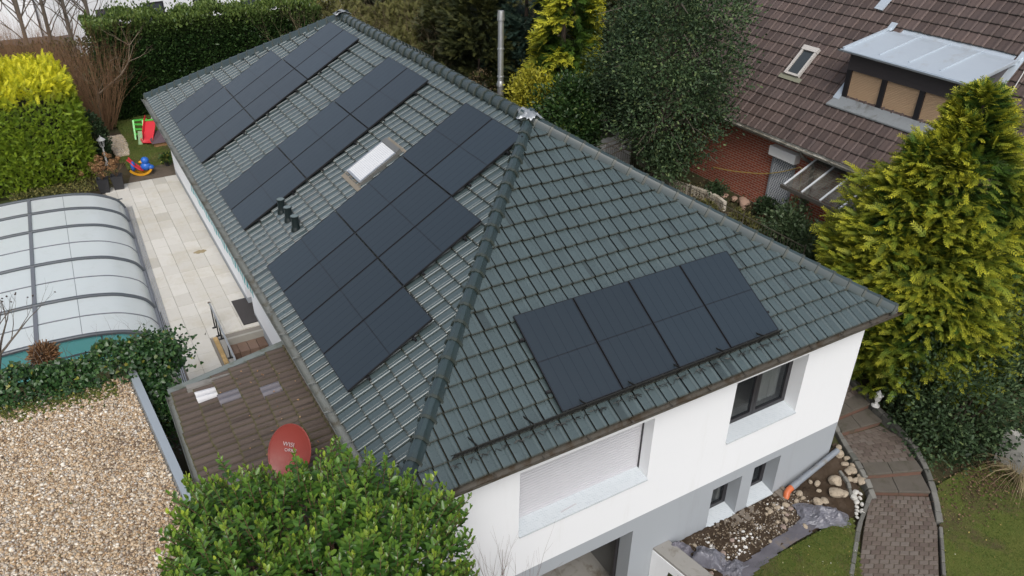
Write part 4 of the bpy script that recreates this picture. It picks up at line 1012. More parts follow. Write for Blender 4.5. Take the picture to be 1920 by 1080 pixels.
for y in (-1.8, 6.55):
    mb = MB(); mb.add([(x, y, z - .02) for x, z in PR], [tuple(range(len(PR)))]); mb.build('end_pane', glass_mat('pool_end_glass', (.15, .42, .42), .55), pool, recalc=False)
    mb = MB(); mb.bar((0, y, .34), (-4.8, y, .34), .03, .03); 
    for x in (-1.2, -2.4, -3.6): mb.bar((x, y, 0), (x, y, .7), .03, .03, (1, 0, 0))
    mb.build('end_frame', M_HOOP, pool)
mb = MB(); mb.quad((-6.1, 9.8, -2.66), (-2.2, 9.8, -2.66), (-2.2, 17.5, -2.66), (-6.1, 17.5, -2.66)); struct(mb.build('pool_water', pm('teal_water', (.10, .45, .45), (.12, .5, .5), .05, 1), recalc=False))
# ================================================================== gravel-roofed garage
ga = thing('flat_garage', 'flat garage roof of beige gravel edged with a pale grey metal strip', 'garage')
EX = lambda y: -2.56 + (5.5 - y) * .072
mb = MB(); zt = -.75
mb.add([(-9, -6.5, -5.8), (EX(-6.5) - .04, -6.5, -5.8), (EX(6.05) - .04, 6.05, -5.8), (-9, 6.9, -5.8), (-9, -6.5, zt - .03), (EX(-6.5) - .04, -6.5, zt - .03), (EX(6.05) - .04, 6.05, zt - .03), (-9, 6.9, zt - .03)], [(0, 3, 2, 1), (4, 5, 6, 7), (0, 1, 5, 4), (1, 2, 6, 5), (2, 3, 7, 6), (3, 0, 4, 7)])
mb.build('wall', pm('garage_render', (.3, .29, .27), (.22, .21, .19), .9, 2), ga)
mb = MB(); mb.bar((EX(-6.5) - .0, -6.5, zt + .02), (EX(6.05) - .0, 6.05, zt + .02), .13, .10); mb.build('edge_trim', pm('pale_grey_trim', (.36, .40, .43), (.30, .34, .37), .45, 2, .2), ga)
m, nt, out = new_mat('gravel_bed'); v = coord(nt); vo = nt.nodes.new('ShaderNodeTexVoronoi'); vo.inputs['Scale'].default_value = 30; nt.links.new(v, vo.inputs['Vector'])
sp_ = nt.nodes.new('ShaderNodeSeparateColor'); nt.links.new(vo.outputs['Color'], sp_.inputs[0])
col = ramp(nt, sp_.outputs[0], [(0, (.13, .09, .06)), (.35, (.36, .26, .16)), (.7, (.45, .37, .27)), (.9, (.55, .49, .40)), (1, (.22, .2, .18))])
bsdf(nt, out, col, .9, 0, .2, mathn(nt, 'SUBTRACT', 1.0, vo.outputs['Distance']), .8, .03); M_GRAVBED = m
mb = MB(); mb.quad((-8.9, -6.4, zt + .0), (EX(-6.4) - .1, -6.4, zt), (EX(6.0) - .1, 6.0, zt), (-8.9, 6.85, zt)); mb.build('gravel_base', M_GRAVBED, ga, recalc=False)
ICO = bmesh.new(); bmesh.ops.create_icosphere(ICO, subdivisions=1, radius=1); IV = [tuple(v.co) for v in ICO.verts]; IF = [tuple(v.index for v in f.verts) for f in ICO.faces]; ICO.free()
PEB = leaf_mat('pebble', [(0, (.16, .115, .08)), (.14, (.34, .225, .125)), (.34, (.46, .34, .215)), (.56, (.54, .43, .30)), (.72, (.37, .32, .27)), (.86, (.62, .54, .42)), (.95, (.74, .70, .62)), (1, (.28, .25, .23))], .75, 0, spec=.3)
n = 46000; y = RNG.uniform(-1.2, 6.35, n); ex = -2.56 + (5.5 - y) * .072; x = ex - .1 - RNG.random(n) * 4.3
keep = y < 6.0 + (-x - 2.6) * .13
p = np.stack([x, y, np.full(n, zt) + RNG.uniform(.0, .016, n)], 1)[keep]; n = len(p); Nn = norm(RNG.normal(size=(n, 3)) * .35 + np.array([0, 0, 1])); X = norm(np.cross(Nn, rdir(n)))
tag(scatter('gravel', np.array(IV) * np.array([1, .8, .62]), IF, p, X, Nn, np.clip(RNG.lognormal(math.log(.0185), .34, n), .008, .042), PEB, rnd=np.clip(RNG.random(n) - .35 * np.clip(np.sin(p[:, 0] * 2.1 + 1.7 * np.sin(p[:, 1] * 1.3)) * np.cos(p[:, 1] * 1.7 - p[:, 0] * .8), 0, 1) * RNG.random(n), 0, 1), aspect=RNG.uniform(.7, 1.2, n), smooth=True), kind='stuff')
n = 150; q = np.stack([-2.75 - RNG.random(n) * 3.5, RNG.uniform(.5, 5.9, n), np.full(n, zt + .035)], 1); Nq = norm(RNG.normal(size=(n, 3)) * .4 + np.array([0, 0, 1]))
tag(scatter('leaves', SMALL_V, SMALL_F, q, norm(np.cross(Nq, rdir(n))), Nq, RNG.uniform(.02, .06, n), leaf_mat('roof_litter', [(0, (.06, .04, .02)), (.6, (.16, .10, .05)), (1, (.10, .12, .03))], .8, .1)), kind='stuff')
# ================================================================== lean-to with brown tiles
an = thing('side_annex', 'lean-to with a mossy brown tiled roof between garage and house', 'annex')
aP = atan2(.34, 2.1); aO, aU, aV = Vector((-2.08, 5.16, -.80)), Vector((0, -1, 0)), Vector((cos(aP), 0, sin(aP)))
PROF2 = [(0, -.012), (.04, 0), (.09, .020), (.19, .038), (.30, .034), (.37, .004), (.40, -.034), (.485, -.034), (.51, .0), (.58, .022), (.68, .040), (.79, .036), (.86, .006), (.905, -.012), (.92, -.05), (1, -.05)]
spec = lambda i, j: 1 if (i, j) == (1, 1) else (2 if (i, j) in ((2, 2), (3, 4), (9, 1), (10, 1)) else 0)
vs, fs, ed, mi = tile_surface(4.6, 2.14, .30, .335, PROF2, aO, aU, aV, aU.cross(aV), lift=.045, thick=.042, seed=9, special=spec, jit=.006)
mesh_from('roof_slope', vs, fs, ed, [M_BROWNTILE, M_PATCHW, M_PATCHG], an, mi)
pa = lambda u, v_, n_: aO + aU * u + aV * v_ + aU.cross(aV) * n_
mb = MB(); mb.bar(pa(-.06, -.06, .03), pa(-.06, 2.08, .03), .14, .03, aU.cross(aV)); mb.bar(pa(-.12, -.06, -.03), pa(-.12, 2.08, -.03), .02, .16, (0, 0, 1)); mb.build('verge_flashing', pm('verdigris_zinc', (.24, .265, .25), (.16, .18, .165), .55, 5, .3, .2, 30, dirt=(.10, .11, .07), dscale=3), an)
mb = MB(); mb.add([pa(-.02, 0, -.03), pa(4.6, 0, -.03), pa(4.6, 2.12, -.03), pa(-.02, 2.12, -.03)], [(0, 1, 2, 3)]); mb.build('roof_underlay', M_BLACK, an)
mb = MB(); q = [pa(-.1, -.07, -.05), pa(4.6, -.07, -.05)]; prof = [(cos(t) * .06, sin(t) * .06) for t in [pi + pi * k / 8 for k in range(9)]]; prof += [(a * .9, b * .9 + .003) for a, b in reversed(prof)]
mb.sweep(prof, [(q[0], (1, 0, 0), (0, 0, 1)), (q[1], (1, 0, 0), (0, 0, 1))], True, True); mb.build('gutter', M_ZINC, an)
mb = MB(); mb.box((-1.98, .7, -5.7), (-1.85, 5.05, -.88)); mb.box((-1.85, 4.93, -5.7), (X0 - .01, 5.05, -.62)); mb.build('wall', pm('annex_render', (.25, .24, .22), (.18, .17, .155), .9, 2, dirt=(.09, .08, .06)), an)
# fallen leaves on that roof
n = 110; u = RNG.uniform(.2, 4, n); v_ = np.clip(RNG.normal(1.5, .4, n), .1, 2.1)
p = np.array([list(pa(a, b, .055)) for a, b in zip(u, v_)]); Nn = norm(RNG.normal(size=(n, 3)) * .5 + np.array([0, 0, 1])); 
tag(scatter('leaves', SMALL_V, SMALL_F, p, norm(np.cross(Nn, rdir(n))), Nn, RNG.uniform(.02, .055, n), leaf_mat('dry_leaf', [(0, (.15, .07, .03)), (.6, (.3, .17, .08)), (1, (.42, .28, .15))], .8, .1)), kind='stuff')
# things in the dark gap
ch = MB(); ch.add([(-2.33, 3.2, -3.2), (-2.02, 3.1, -3.2), (-2.06, 3.9, -3.15), (-2.36, 3.95, -3.15)], [(0, 1, 2, 3)]); tag(ch.build('cover_sheet', M_TARP2, solid=.02), 'grey sheet lying deep in the gap beside the lean-to', 'sheet')
# ================================================================== satellite dish
sdh = thing('satellite_dish', 'red satellite dish with white lettering on the lean-to roof', 'satellite dish', (-.95, 1.58, .19))
view = (Vector(CAMP['pos']) - Vector((-.96, 1.62, .28))).normalized()
nrm = Vector((-.56, -.62, .55)).normalized(); xax = Vector((0, 0, 1)).cross(nrm).normalized(); yax = nrm.cross(xax)
DM = Matrix((xax, yax, nrm)).transposed().to_4x4()
mb = MB(); rings = 12; seg = 48; rx, ry, dep_ = .315, .40, .075; vs = []; fs = []
for side, off in ((0, 0), (1, -.008)):
    o = len(vs)
    for i in range(rings + 1):
        for k in range(seg):
            t = i / rings; a = 2 * pi * k / seg; vs.append(DM @ Vector((rx * t * cos(a), ry * t * sin(a), dep_ * (t * t - 1) + off)))
    for i in range(rings):
        for k in range(seg): f_ = (o + i * seg + k, o + i * seg + (k + 1) % seg, o + (i + 1) * seg + (k + 1) % seg, o + (i + 1) * seg + k); fs.append(f_ if side == 0 else f_[::-1])
mb.add(vs, fs)
rim = [DM @ Vector((rx * 1.0 * cos(2 * pi * k / seg), ry * 1.0 * sin(2 * pi * k / seg), -.004)) for k in range(seg + 1)]; mb.tube(rim, .011, 6, False)
M_RED = pm('brick_red_paint', (.25, .036, .026), (.20, .033, .025), .48, 2.2, dirt=(.24, .06, .045), dscale=2)
mb.build('reflector', M_RED, sdh, smooth=True, recalc=False)
for txt, sz, ox, oy in (('WISI', .085, -.135, .075), ('ORBIT', .065, -.10, .0)):
    cu = bpy.data.curves.new('lettering', 'FONT'); cu.body = txt; cu.size = sz; cu.extrude = .0015; cu.space_character = 1.05
    to = bpy.data.objects.new('lettering', cu); COL.objects.link(to); bpy.context.view_layer.update()
    me_ = bpy.data.meshes.new_from_object(to.evaluated_get(bpy.context.evaluated_depsgraph_get())); bpy.data.objects.remove(to); to = bpy.data.objects.new('lettering', me_); COL.objects.link(to); to.parent = sdh; tr_ = sqrt((ox + .08) ** 2 + oy ** 2) / rx
    to.matrix_local = DM @ Matrix.Translation((ox, oy, dep_ * (.12 - 1) + .018)); me_.materials.clear(); me_.materials.append(pm('lettering_white', (.50, .40, .40), None, .6))
mb = MB(); F0 = DM @ Vector((0, -ry * .98, -.02)); F1 = DM @ Vector((0, -ry * 1.15, .42)); mb.tube([F0, F1], .014, 8); mb.build('feed_arm', M_ALU, sdh)
mb = MB(); d = (DM @ Vector((0, 0, 0)) - F1).normalized(); mb.tube([F1 - d * .07, F1 - d * .01, F1, F1 + d * .05, F1 + d * .06], [.022, .022, .03, .032, .025], 12); mb.bar(F1 - d * .04 + Vector((.0, 0, .02)), F1 - d * .04 + Vector((.05, .05, -.04)), .03, .03); mb.build('lnb', pm('white_plastic', (.72, .72, .68), None, .5), sdh, smooth=True)
mb = MB(); bk = DM @ Vector((0, 0, -.1)); mb.tube([(bk.x + .04, bk.y + .1, -.98), (bk.x + .04, bk.y + .1, .12)], .024, 10); mb.bar(bk, (bk.x + .04, bk.y + .1, bk.z), .08, .1); mb.build('mast', M_ZINC, sdh)
# ================================================================== brick neighbour
bh = thing('brick_house', 'red brick house with a large weathered brown tile roof and zinc dormer', 'house')
def brick_mat():
    m, nt, out = new_mat('red_brick'); t = nt.nodes.new('ShaderNodeTexCoord'); sp = nt.nodes.new('ShaderNodeSeparateXYZ'); cb = nt.nodes.new('ShaderNodeCombineXYZ')
    nt.links.new(t.outputs['Object'], sp.inputs[0]); nt.links.new(sp.outputs['Y'], cb.inputs[0]); nt.links.new(sp.outputs['Z'], cb.inputs[1])
    b = nt.nodes.new('ShaderNodeTexBrick'); b.inputs['Scale'].default_value = 1.0; b.inputs['Brick Width'].default_value = .25; b.inputs['Row Height'].default_value = .077; b.inputs['Mortar Size'].default_value = .012
    b.inputs['Mortar Smooth'].default_value = .1; b.inputs['Bias'].default_value = -.1
    b.inputs['Color1'].default_value = rgba((.42, .095, .045)); b.inputs['Color2'].default_value = rgba((.28, .065, .038)); b.inputs['Mortar'].default_value = rgba((.46, .36, .29))
    nt.links.new(cb.outputs[0], b.inputs['Vector'])
    col = mixc(nt, mathn(nt, 'MULTIPLY', noise(nt, t.outputs['Object'], 1.4, 7, .7), .55), b.outputs['Color'], (.21, .045, .026))
    inv = mathn(nt, 'SUBTRACT', 1.0, b.outputs['Fac']); bsdf(nt, out, col, .85, 0, .3, inv, .5, .008); return m
M_BRICK = brick_mat()
BX, BY0, BY1 = 16.35, -4.0, 14.6
mb = MB(); mb.box((BX, BY0, -5.2), (BX + 8.5, BY1, -.12)); mb.build('wall', M_BRICK, bh)
bP = R(46); bc, bs_ = cos(bP), sin(bP); bO, bU, bV = Vector((15.95, BY1 + .25, -.15)), Vector((0, -1, 0)), Vector((bc, 0, bs_)); bN = bU.cross(bV); BL = 6.6
PROF3 = [(0, -.012), (.03, 0), (.1, .006), (.4, .004), (.6, .006), (.7, .018), (.8, .026), (.9, .02), (.96, .004), (.98, -.014), (1, -.014)]
def clipd(u0, v0, u1, v1):       # leave out the tiles under dormer and skylight
    y0, y1 = BY1 + .25 - u1, BY1 + .25 - u0
    return not (y0 > 3.7 and y1 < 7.25 and v0 > 1.9 and v1 < 4.4)
vs, fs, ed, mi = tile_surface(BY1 - BY0 + .5, BL, .30, .36, PROF3, bO, bU, bV, bN, lift=.03, thick=.022, seed=21, clip=clipd, jit=.0028)
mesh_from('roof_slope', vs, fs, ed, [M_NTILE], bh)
Bp = lambda y, v, n: Vector((15.95 + v * bc - n * bs_, y, -.15 + v * bs_ + n * bc))
mb = MB(); mb.add([Bp(BY0 - .2, .05, -.05), Bp(BY1 + .2, .05, -.05), Bp(BY1 + .2, BL, -.05), Bp(BY0 - .2, BL, -.05)], [(0, 3, 2, 1)])
rx_ = Bp(0, BL, -.05); mb.add([(rx_.x, BY0 - .2, rx_.z), (rx_.x, BY1 + .2, rx_.z), (2 * rx_.x - 15.95, BY1 + .2, -.2), (2 * rx_.x - 15.95, BY0 - .2, -.2)], [(0, 1, 2, 3)])
for y in (BY0, BY1): mb.add([(16.3, y, -.2), (2 * rx_.x - 16.3, y, -.2), (rx_.x, y, rx_.z - .1)], [(0, 1, 2)])
mb.build('roof_underlay', M_BLACK, bh, recalc=False)
M_OLDGUT = pm('lichened_gutter', (.34, .32, .27), (.16, .145, .11), .7, 7, .1, .3, 20, dirt=(.55, .53, .47), dscale=3, dpos=(.5, .6))
mb = MB(); prof = [(cos(t) * .075, sin(t) * .075) for t in [pi + pi * k / 8 for k in range(9)]]; prof = [(-.09, .015)] + prof + [(a * .9, b * .9 + .004) for a, b in reversed(prof)]
mb.sweep(prof, [((15.87, BY0 - .2, -.20), (1, 0, 0), (0, 0, 1)), ((15.87, BY1 + .2, -.20), (1, 0, 0), (0, 0, 1))], True, True); mb.build('gutter', M_OLDGUT, bh)
mb = MB(); mb.box((15.965, BY0 - .1, -.32), (BX, BY1 + .1, -.27)); mb.box((15.95, BY0 - .1, -.33), (15.964, BY1 + .1, -.12)); mb.build('soffit', pm('white_soffit', (.6, .6, .57), (.45, .44, .4), .7), bh)
M_PIPE = pm('grey_brown_pipe', (.10, .09, .075), (.07, .065, .055), .6, 6)
mb = MB(); mb.tube([(15.87, 7.28, -.26), (15.9, 7.22, -.4), (16.2, 7.05, -.62), (16.26, 7.02, -.75), (16.26, 7.02, -2.6)], .05, 12); mb.build('downpipe', M_PIPE, bh, smooth=True)
# dormer
dm_ = MB(); DY0, DY1, DX = 3.66, 7.30, 17.2
zr = lambda x: -.15 + (x - 15.95) * tan(bP)
M_SLATE = pm('dark_slate_cladding', (.045, .038, .04), (.065, .055, .055), .6, 3, 0, .3, 20)
dm_.box((DX - .02, DY0, 1.98), (DX + .1, DY1, 2.47))
dm_.add([(DX, DY0, zr(DX)), (19.05, DY0, 2.98), (DX, DY0, 2.47)], [(0, 1, 2)]); dm_.add([(DX, DY1, zr(DX)), (19.05, DY1, 2.98), (DX, DY1, 2.47)], [(0, 2, 1)])
dmo = dm_.build('dormer', M_SLATE, bh, recalc=False)
mb = MB()
pts = [(16.93, 2.55), (18.55, 2.86), (18.85, 2.875), (19.35, 3.26)]
for (xa, za), (xb, zb2) in zip(pts, pts[1:]): mb.add([(xa, DY0 - .1, za), (xb, DY0 - .1, zb2), (xb, DY1 + .1, zb2), (xa, DY1 + .1, za), (xa, DY0 - .1, za - .06), (xb, DY0 - .1, zb2 - .06), (xb, DY1 + .1, zb2 - .06), (xa, DY1 + .1, za - .06)], [(0, 3, 2, 1), (4, 5, 6, 7), (0, 1, 5, 4), (2, 3, 7, 6), (0, 4, 7, 3)])
for k in range(1, 4):
    y = DY0 + (DY1 - DY0) * k / 4; mb.bar((17.15, y, 2.607), (18.5, y, 2.865), .03, .035); mb.bar((18.5, y, 2.865), (18.83, y, 2.91), .03, .035)
for y in (DY0 - .1, DY1 + .1): mb.bar((16.93, y, 2.58), (18.55, y, 2.89), .06, .06); mb.bar((18.55, y, 2.89), (18.92, y, 2.96), .06, .06)
mb.build('roof_sheet', M_ZINCCLEAN, dmo)
mb = MB(); mb.sweep([(a * .75, b * .75) for a, b in prof], [((16.88, DY0 - .2, 2.53), (1, 0, 0), (0, 0, 1)), ((16.88, DY1 + .2, 2.55), (1, 0, 0), (0, 0, 1))], True, True)
mb.tube([(16.88, DY0 - .02, 2.48), (16.95, DY0 - .02, 2.2), (17.0, DY0 + .0, 2.1), (17.25, DY0 - .1, 2.0)], .035, 10); mb.build('gutter', M_ZINCCLEAN, dmo, smooth=True)
for k in range(4):
    y = DY0 + .07 + (DY1 - DY0 - .14) * k / 3; mb = MB(); mb.box((DX - .015, y - .075, 1.14), (DX + .09, y + .075, 1.979)); mb.build('post', M_FRAME, dmo)
M_BEIGE = pm('beige_shutter', (.52, .36, .22), (.46, .31, .19), .6, 2, 0, 0, stretch=(1, 1, 4))
for k in range(3):
    ya = DY0 + .145 + (DY1 - DY0 - .14) * k / 3; yb = DY0 - .005 + (DY1 - DY0 - .14) * (k + 1) / 3; mb = MB(); z = 1.14
    while z < 1.97: mb.sweep([(0, 0), (-.008, .008), (-.008, .036), (0, .042)], [((DX + .05, ya, z), (1, 0, 0), (0, 0, 1)), ((DX + .05, yb, z), (1, 0, 0), (0, 0, 1))]); z += .044
    mb.box((DX + .055, ya, 1.12), (DX + .07, yb, 1.979)); mb.build('roller_shutter', M_BEIGE, dmo, recalc=False)
mb = MB(); q = [(DX - .02, 1.20), (DX - .30, zr(DX - .30) + .125)]
mb.add([(q[0][0], DY0 - .15, q[0][1]), (q[1][0], DY0 - .25, q[1][1]), (q[1][0], DY1 + .25, q[1][1]), (q[0][0], DY1 + .15, q[0][1]), (q[0][0], DY0 - .15, q[0][1] - .05), (q[1][0], DY0 - .25, q[1][1] - .04), (q[1][0], DY1 + .25, q[1][1] - .04), (q[0][0], DY1 + .15, q[0][1] - .05)], [(0, 3, 2, 1), (1, 2, 6, 5), (0, 1, 5, 4), (2, 3, 7, 6)])
mb.build('apron', pm('lead_grey', (.30, .32, .33), (.22, .235, .24), .55, 3, .2, .1, 10, dirt=(.15, .15, .14), dscale=2.5), dmo)
for s_, y in ((-1, DY0), (1, DY1)):
    mb = MB(); mb.bar(Bp(y + s_ * .1, (DX - 15.95) / bc - .1, .07), Bp(y + s_ * .1, 4.42, .07), .2, .02, bN); mb.build('side_flashing', M_ZINCCLEAN, dmo)
# skylight and small flashing
sk = MB(); va, vb, ya, yb = 1.95, 2.87, 9.0, 9.56
sk.bar(Bp(ya + .03, va, .09), Bp(ya + .03, vb, .09), .07, .1, bN); sk.bar(Bp(yb - .03, va, .09), Bp(yb - .03, vb, .09), .07, .1, bN); sk.bar(Bp(ya + .075, va + .03, .088), Bp(yb - .075, va + .03, .088), .07, .09, bN); sk.bar(Bp(ya - .02, vb + .05, .10), Bp(yb + .02, vb + .05, .10), .16, .11, bN)
sko = sk.build('skylight', pm('greyed_white_frame', (.55, .53, .50), (.42, .39, .36), .6, 6), bh)
mb = MB(); mb.bar(Bp((ya + yb) / 2, va + .07, .085), Bp((ya + yb) / 2, vb - .04, .085), .42, .012, bN); mb.build('pane', pm('dark_pane', (.05, .06, .065), None, .05), sko)
mb = MB(); mb.bar(Bp((ya + yb) / 2, va - .16, .055), Bp((ya + yb) / 2, va - .01, .055), .85, .015, bN); mb.build('apron', pm('mossy_apron', (.25, .25, .18), (.18, .18, .14), .8, 8), sko)
mb = MB(); mb.bar(Bp(8.2, 4.72, .06), Bp(8.15, 5.4, .06), .3, .03, bN); mb.build('vent_flashing', M_ZINCCLEAN, bh)
mb = MB(); mb.tube([Bp(3.4, 4.4, .1), Bp(3.26, 3.87, .09), Bp(3.03, 2.2, .08), Bp(2.9, 1.2, .08)], .012, 6); mb.build('aerial_cable', pm('white_cable', (.6, .58, .56), None, .6), bh)
# back door with folding grille
dr = thing('grille_door', 'x', 'door'); del dr['label']; del dr['category']; dr.name = 'door'; dr.parent = bh
mb = MB(); mb.box((BX - .012, 7.72, -2.6), (BX - .004, 8.5, -.84)); mb.build('door_glass', pm('blue_grey_glass', (.10, .13, .16), (.16, .20, .23), .15, 2), dr)
mb = MB()
for y in (7.70, 8.53): mb.box((BX - .09, y - .03, -2.62), (BX - .013, y + .03, -.84))
mb.build('door_frame', pm('grey_door_frame', (.30, .32, .34), None, .5), dr)
mb = MB(); n = 9; w_ = .77; hh = w_ / n * 1.35
yy0, zz0 = 7.735, -2.6
import itertools
def seg(a, b): mb.bar((BX - .06, *a), (BX - .06, *b), .014, .012, (1, 0, 0))
dx = w_ / n
for i in range(n):
    z = zz0
    while z < -.90:
        seg((yy0 + i * dx, z), (yy0 + (i + 1) * dx, z + hh)); seg((yy0 + (i + 1) * dx, z), (yy0 + i * dx, z + hh)); z += hh
mb.build('folding_grille', pm('white_grille', (.78, .80, .82), (.6, .62, .64), .5), dr)
mb = MB(); mb.box((BX - .26, 7.58, -.84), (BX - .003, 8.62, -.54)); mb.build('shutter_box', pm('white_box', (.90, .90, .88), (.8, .8, .78), .6, 2), bh, bevel=.01)
mb = MB(); mb.box((BX - .16, 4.2, -1.86), (BX - .003, 6.1, -1.78)); mb.build('window_sill', M_CONC, bh)
mb = MB(); mb.box((BX - .01, 4.35, -1.775), (BX - .003, 5.95, -1.05)); mb.build('window', pm('dark_window', (.03, .03, .035), None, .1), bh)
# glass canopy
cp = thing('canopy', 'x', 'canopy'); del cp['label']; del cp['category']; cp.parent = bh
ca, cb_ = (BX - .02, -.48), (15.1, -1.04)
cy = [6.98, 6.33, 5.68, 5.03, 4.38]
mb = MB()
for y in cy: mb.bar((ca[0], y, ca[1]), (cb_[0], y, cb_[1]), .055, .06)
mb.build('glazing_bars', pm('pale_bar', (.66, .68, .70), (.55, .57, .58), .5), cp)
mb = MB(); mb.bar((cb_[0] - .02, cy[0] + .1, cb_[1] - .06), (cb_[0] - .02, cy[-1] - .1, cb_[1] - .06), .08, .1); mb.bar((ca[0], cy[0], ca[1] - .06), (ca[0], cy[-1], ca[1] - .06), .05, .06); mb.build('eaves_beam', M_PIPE, cp)
m, nt, out = new_mat('dirty_canopy_glass'); v = coord(nt); mp = nt.nodes.new('ShaderNodeMapping'); mp.inputs['Scale'].default_value = (1.0, 3.5, 1); nt.links.new(v, mp.inputs[0])
tr_ = nt.nodes.new('ShaderNodeBsdfTransparent'); tr_.inputs[0].default_value = (.8, .8, .8, 1); b_ = nt.nodes.new('ShaderNodeBsdfPrincipled'); b_.inputs['Roughness'].default_value = .15
f_ = ramp(nt, noise(nt, mp.outputs[0], 2.2, 8, .7, .5), [(.42, (.15, .15, .15)), (.7, (.7, .7, .7))])
nt.links.new(mixc(nt, noise(nt, v, 4, 6), (.14, .13, .12), (.24, .23, .18)), b_.inputs['Base Color']); mx = nt.nodes.new('ShaderNodeMixShader'); nt.links.new(f_, mx.inputs[0]); nt.links.new(tr_.outputs[0], mx.inputs[1]); nt.links.new(b_.outputs[0], mx.inputs[2]); nt.links.new(mx.outputs[0], out.inputs[0])
for a, b in zip(cy, cy[1:]):
    mb = MB(); mb.add([(ca[0], a - .03, ca[1] + .01), (cb_[0], a - .03, cb_[1] + .01), (cb_[0], b + .03, cb_[1] + .01), (ca[0], b + .03, ca[1] + .01)], [(0, 1, 2, 3)]); mb.build('pane', m, cp, recalc=False, solid=.008)
mb = MB(); mb.tube([(15.16, 6.35, -1.1), (15.16, 6.35, -2.65)], .035, 10); mb.tube([(15.16, 4.6, -1.1), (15.16, 4.6, -2.65)], .035, 10); mb.build('post', M_PIPE, cp)
# yellow hose
def cat(a, b, sag, n=14): return [tuple(Vector(a).lerp(Vector(b), i / n) - Vector((0, 0, sag * 4 * (i / n) * (1 - i / n)))) for i in range(n + 1)]
hs_ = MB(); pts = cat((16.2, 10.9, -2.1), (16.18, 9.3, -1.72), .03) + cat((16.18, 9.3, -1.72), (16.18, 7.42, -.86), .1)[1:] + [(16.2, 7.34, -.9), (16.22, 7.3, -1.4), (16.22, 7.31, -2.2), (16.2, 7.2, -2.48), (16.15, 6.9, -2.6)]
hs_.tube(pts, .016, 6); tag(hs_.build('garden_hose', pm('yellow_hose', (.55, .40, .10), (.48, .35, .10), .5), smooth=True), 'yellow garden hose hanging along the red brick wall past the grille door', 'hose')
# ------------------------------------------------------------------ boundary
M_WIRE = pm('rusty_wire', (.09, .08, .055), (.06, .05, .035), .7, 9)
wf = thing('wire_fence', 'thin dark wire fence with close vertical bars behind the hip ridge', 'fence')
mb = MB(); y = 4.4
while y < 15.4: mb.tube([(13.2, y, -2.45), (13.2, y, -1.40)], .0065, 4, False); y += .115
for z in (-2.4, -1.43): mb.tube([(13.2, 4.4, z), (13.2, 15.4, z)], .011, 5)
mb.build('panel', M_WIRE, wf)
for k in range(6):
    y = 4.4 + 2.2 * k; mb = MB(); mb.tube([(13.2, y, -2.9), (13.2, y, -1.36)], .022, 8); mb.build('post', M_WIRE, wf)
sw = MB(); n = 46; M_WBLOCK = block_mat('white_blocks', (.42, .37, .29), (.52, .47, .38), (.6, .55, .47))
for i in range(n):
    f_ = lambda t: Vector((14.92 + .20 * sin((t * 4.6) * 1.75 + .4), 9.0 + 4.6 * t, 0)); a, b = f_(i / n), f_((i + 1) / n); d = (b - a).normalized() * .011
    sw.bar((a + d) + Vector((0, 0, -2.55)), (b - d) + Vector((0, 0, -2.55)), .12, .34)
tag(sw.build('serpentine_edging', M_WBLOCK, bevel=.006), 'wavy cream block edging along the garden bed before the brick house', 'edging')
ww_ = thing('garden_wall', 'short white garden wall with a mossy dark coping under the dark tree', 'wall')
mb = MB(); mb.box((12.9, 13.1, -2.9), (14.35, 13.3, -1.22)); mb.build('wall_body', M_WHITE, ww_)
mb = MB(); mb.box((12.5, 13.05, -1.218), (13.6, 13.6, -1.15)); mb.build('coping', pm('mossy_coping', (.09, .085, .075), (.14, .13, .11), .9, 6, 0, .6, 20), ww_)
mb = MB(); mb.box((13.55, -3.4, -4.7), (13.75, -1.4, -3.35)); tag(mb.build('garden_wall', pm('pale_wall', (.5, .49, .46), (.36, .35, .32), .85, 2)), 'pale low wall half hidden behind dark shrub at the lawn corner', 'wall')
PK = pm('pink_sandstone', (.40, .27, .20), (.30, .19, .14), .9, 4, 0, .5, 20)
for me in [stone_mesh(91), stone_mesh(92)]: me.materials.append(PK); SM.setdefault('d', []).append(me)
for x, y, s in [(15.8, 8.98, .27), (15.75, 9.35, .16), (15.6, 9.65, .2), (15.75, 9.9, .15), (15.5, 8.7, .12), (15.3, 10.1, .14)]: stone(x, y, s, 'd', 'pinkish sandstone rock in the bed before the brick wall', 'pink rocks by the brick wall', gz)
# ================================================================== far white building
fb = thing('white_building', 'long white building with dark windows beyond the tall hedge', 'building')
A = Vector((.7, 42.4, -1.25)); Dv = Vector((6.5 - .7, 44.1 - 42.4, 0)).normalized(); Nv = Vector((-Dv.y, Dv.x, 0))
Q = lambda u, dd, z: A + Dv * u + Nv * dd + Vector((0, 0, z - A.z))
mb = MB(); a = [Q(-2.6, 0, -6), Q(16, 0, -6), Q(16, 9, -6), Q(-2.6, 9, -6)]; mb.add(a + [p + Vector((0, 0, 11)) for p in a], [(0, 3, 2, 1), (4, 5, 6, 7), (0, 1, 5, 4), (1, 2, 6, 5), (2, 3, 7, 6), (3, 0, 4, 7)]); mb.build('wall', M_WHITE, fb)
mb = MB(); a = [Q(-3, -.3, 5), Q(16.4, -.3, 5), Q(16.4, 9.3, 5), Q(-3, 9.3, 5)]; mb.prism(a, (0, 0, .4)); mb.build('roof', M_BLACK, fb)
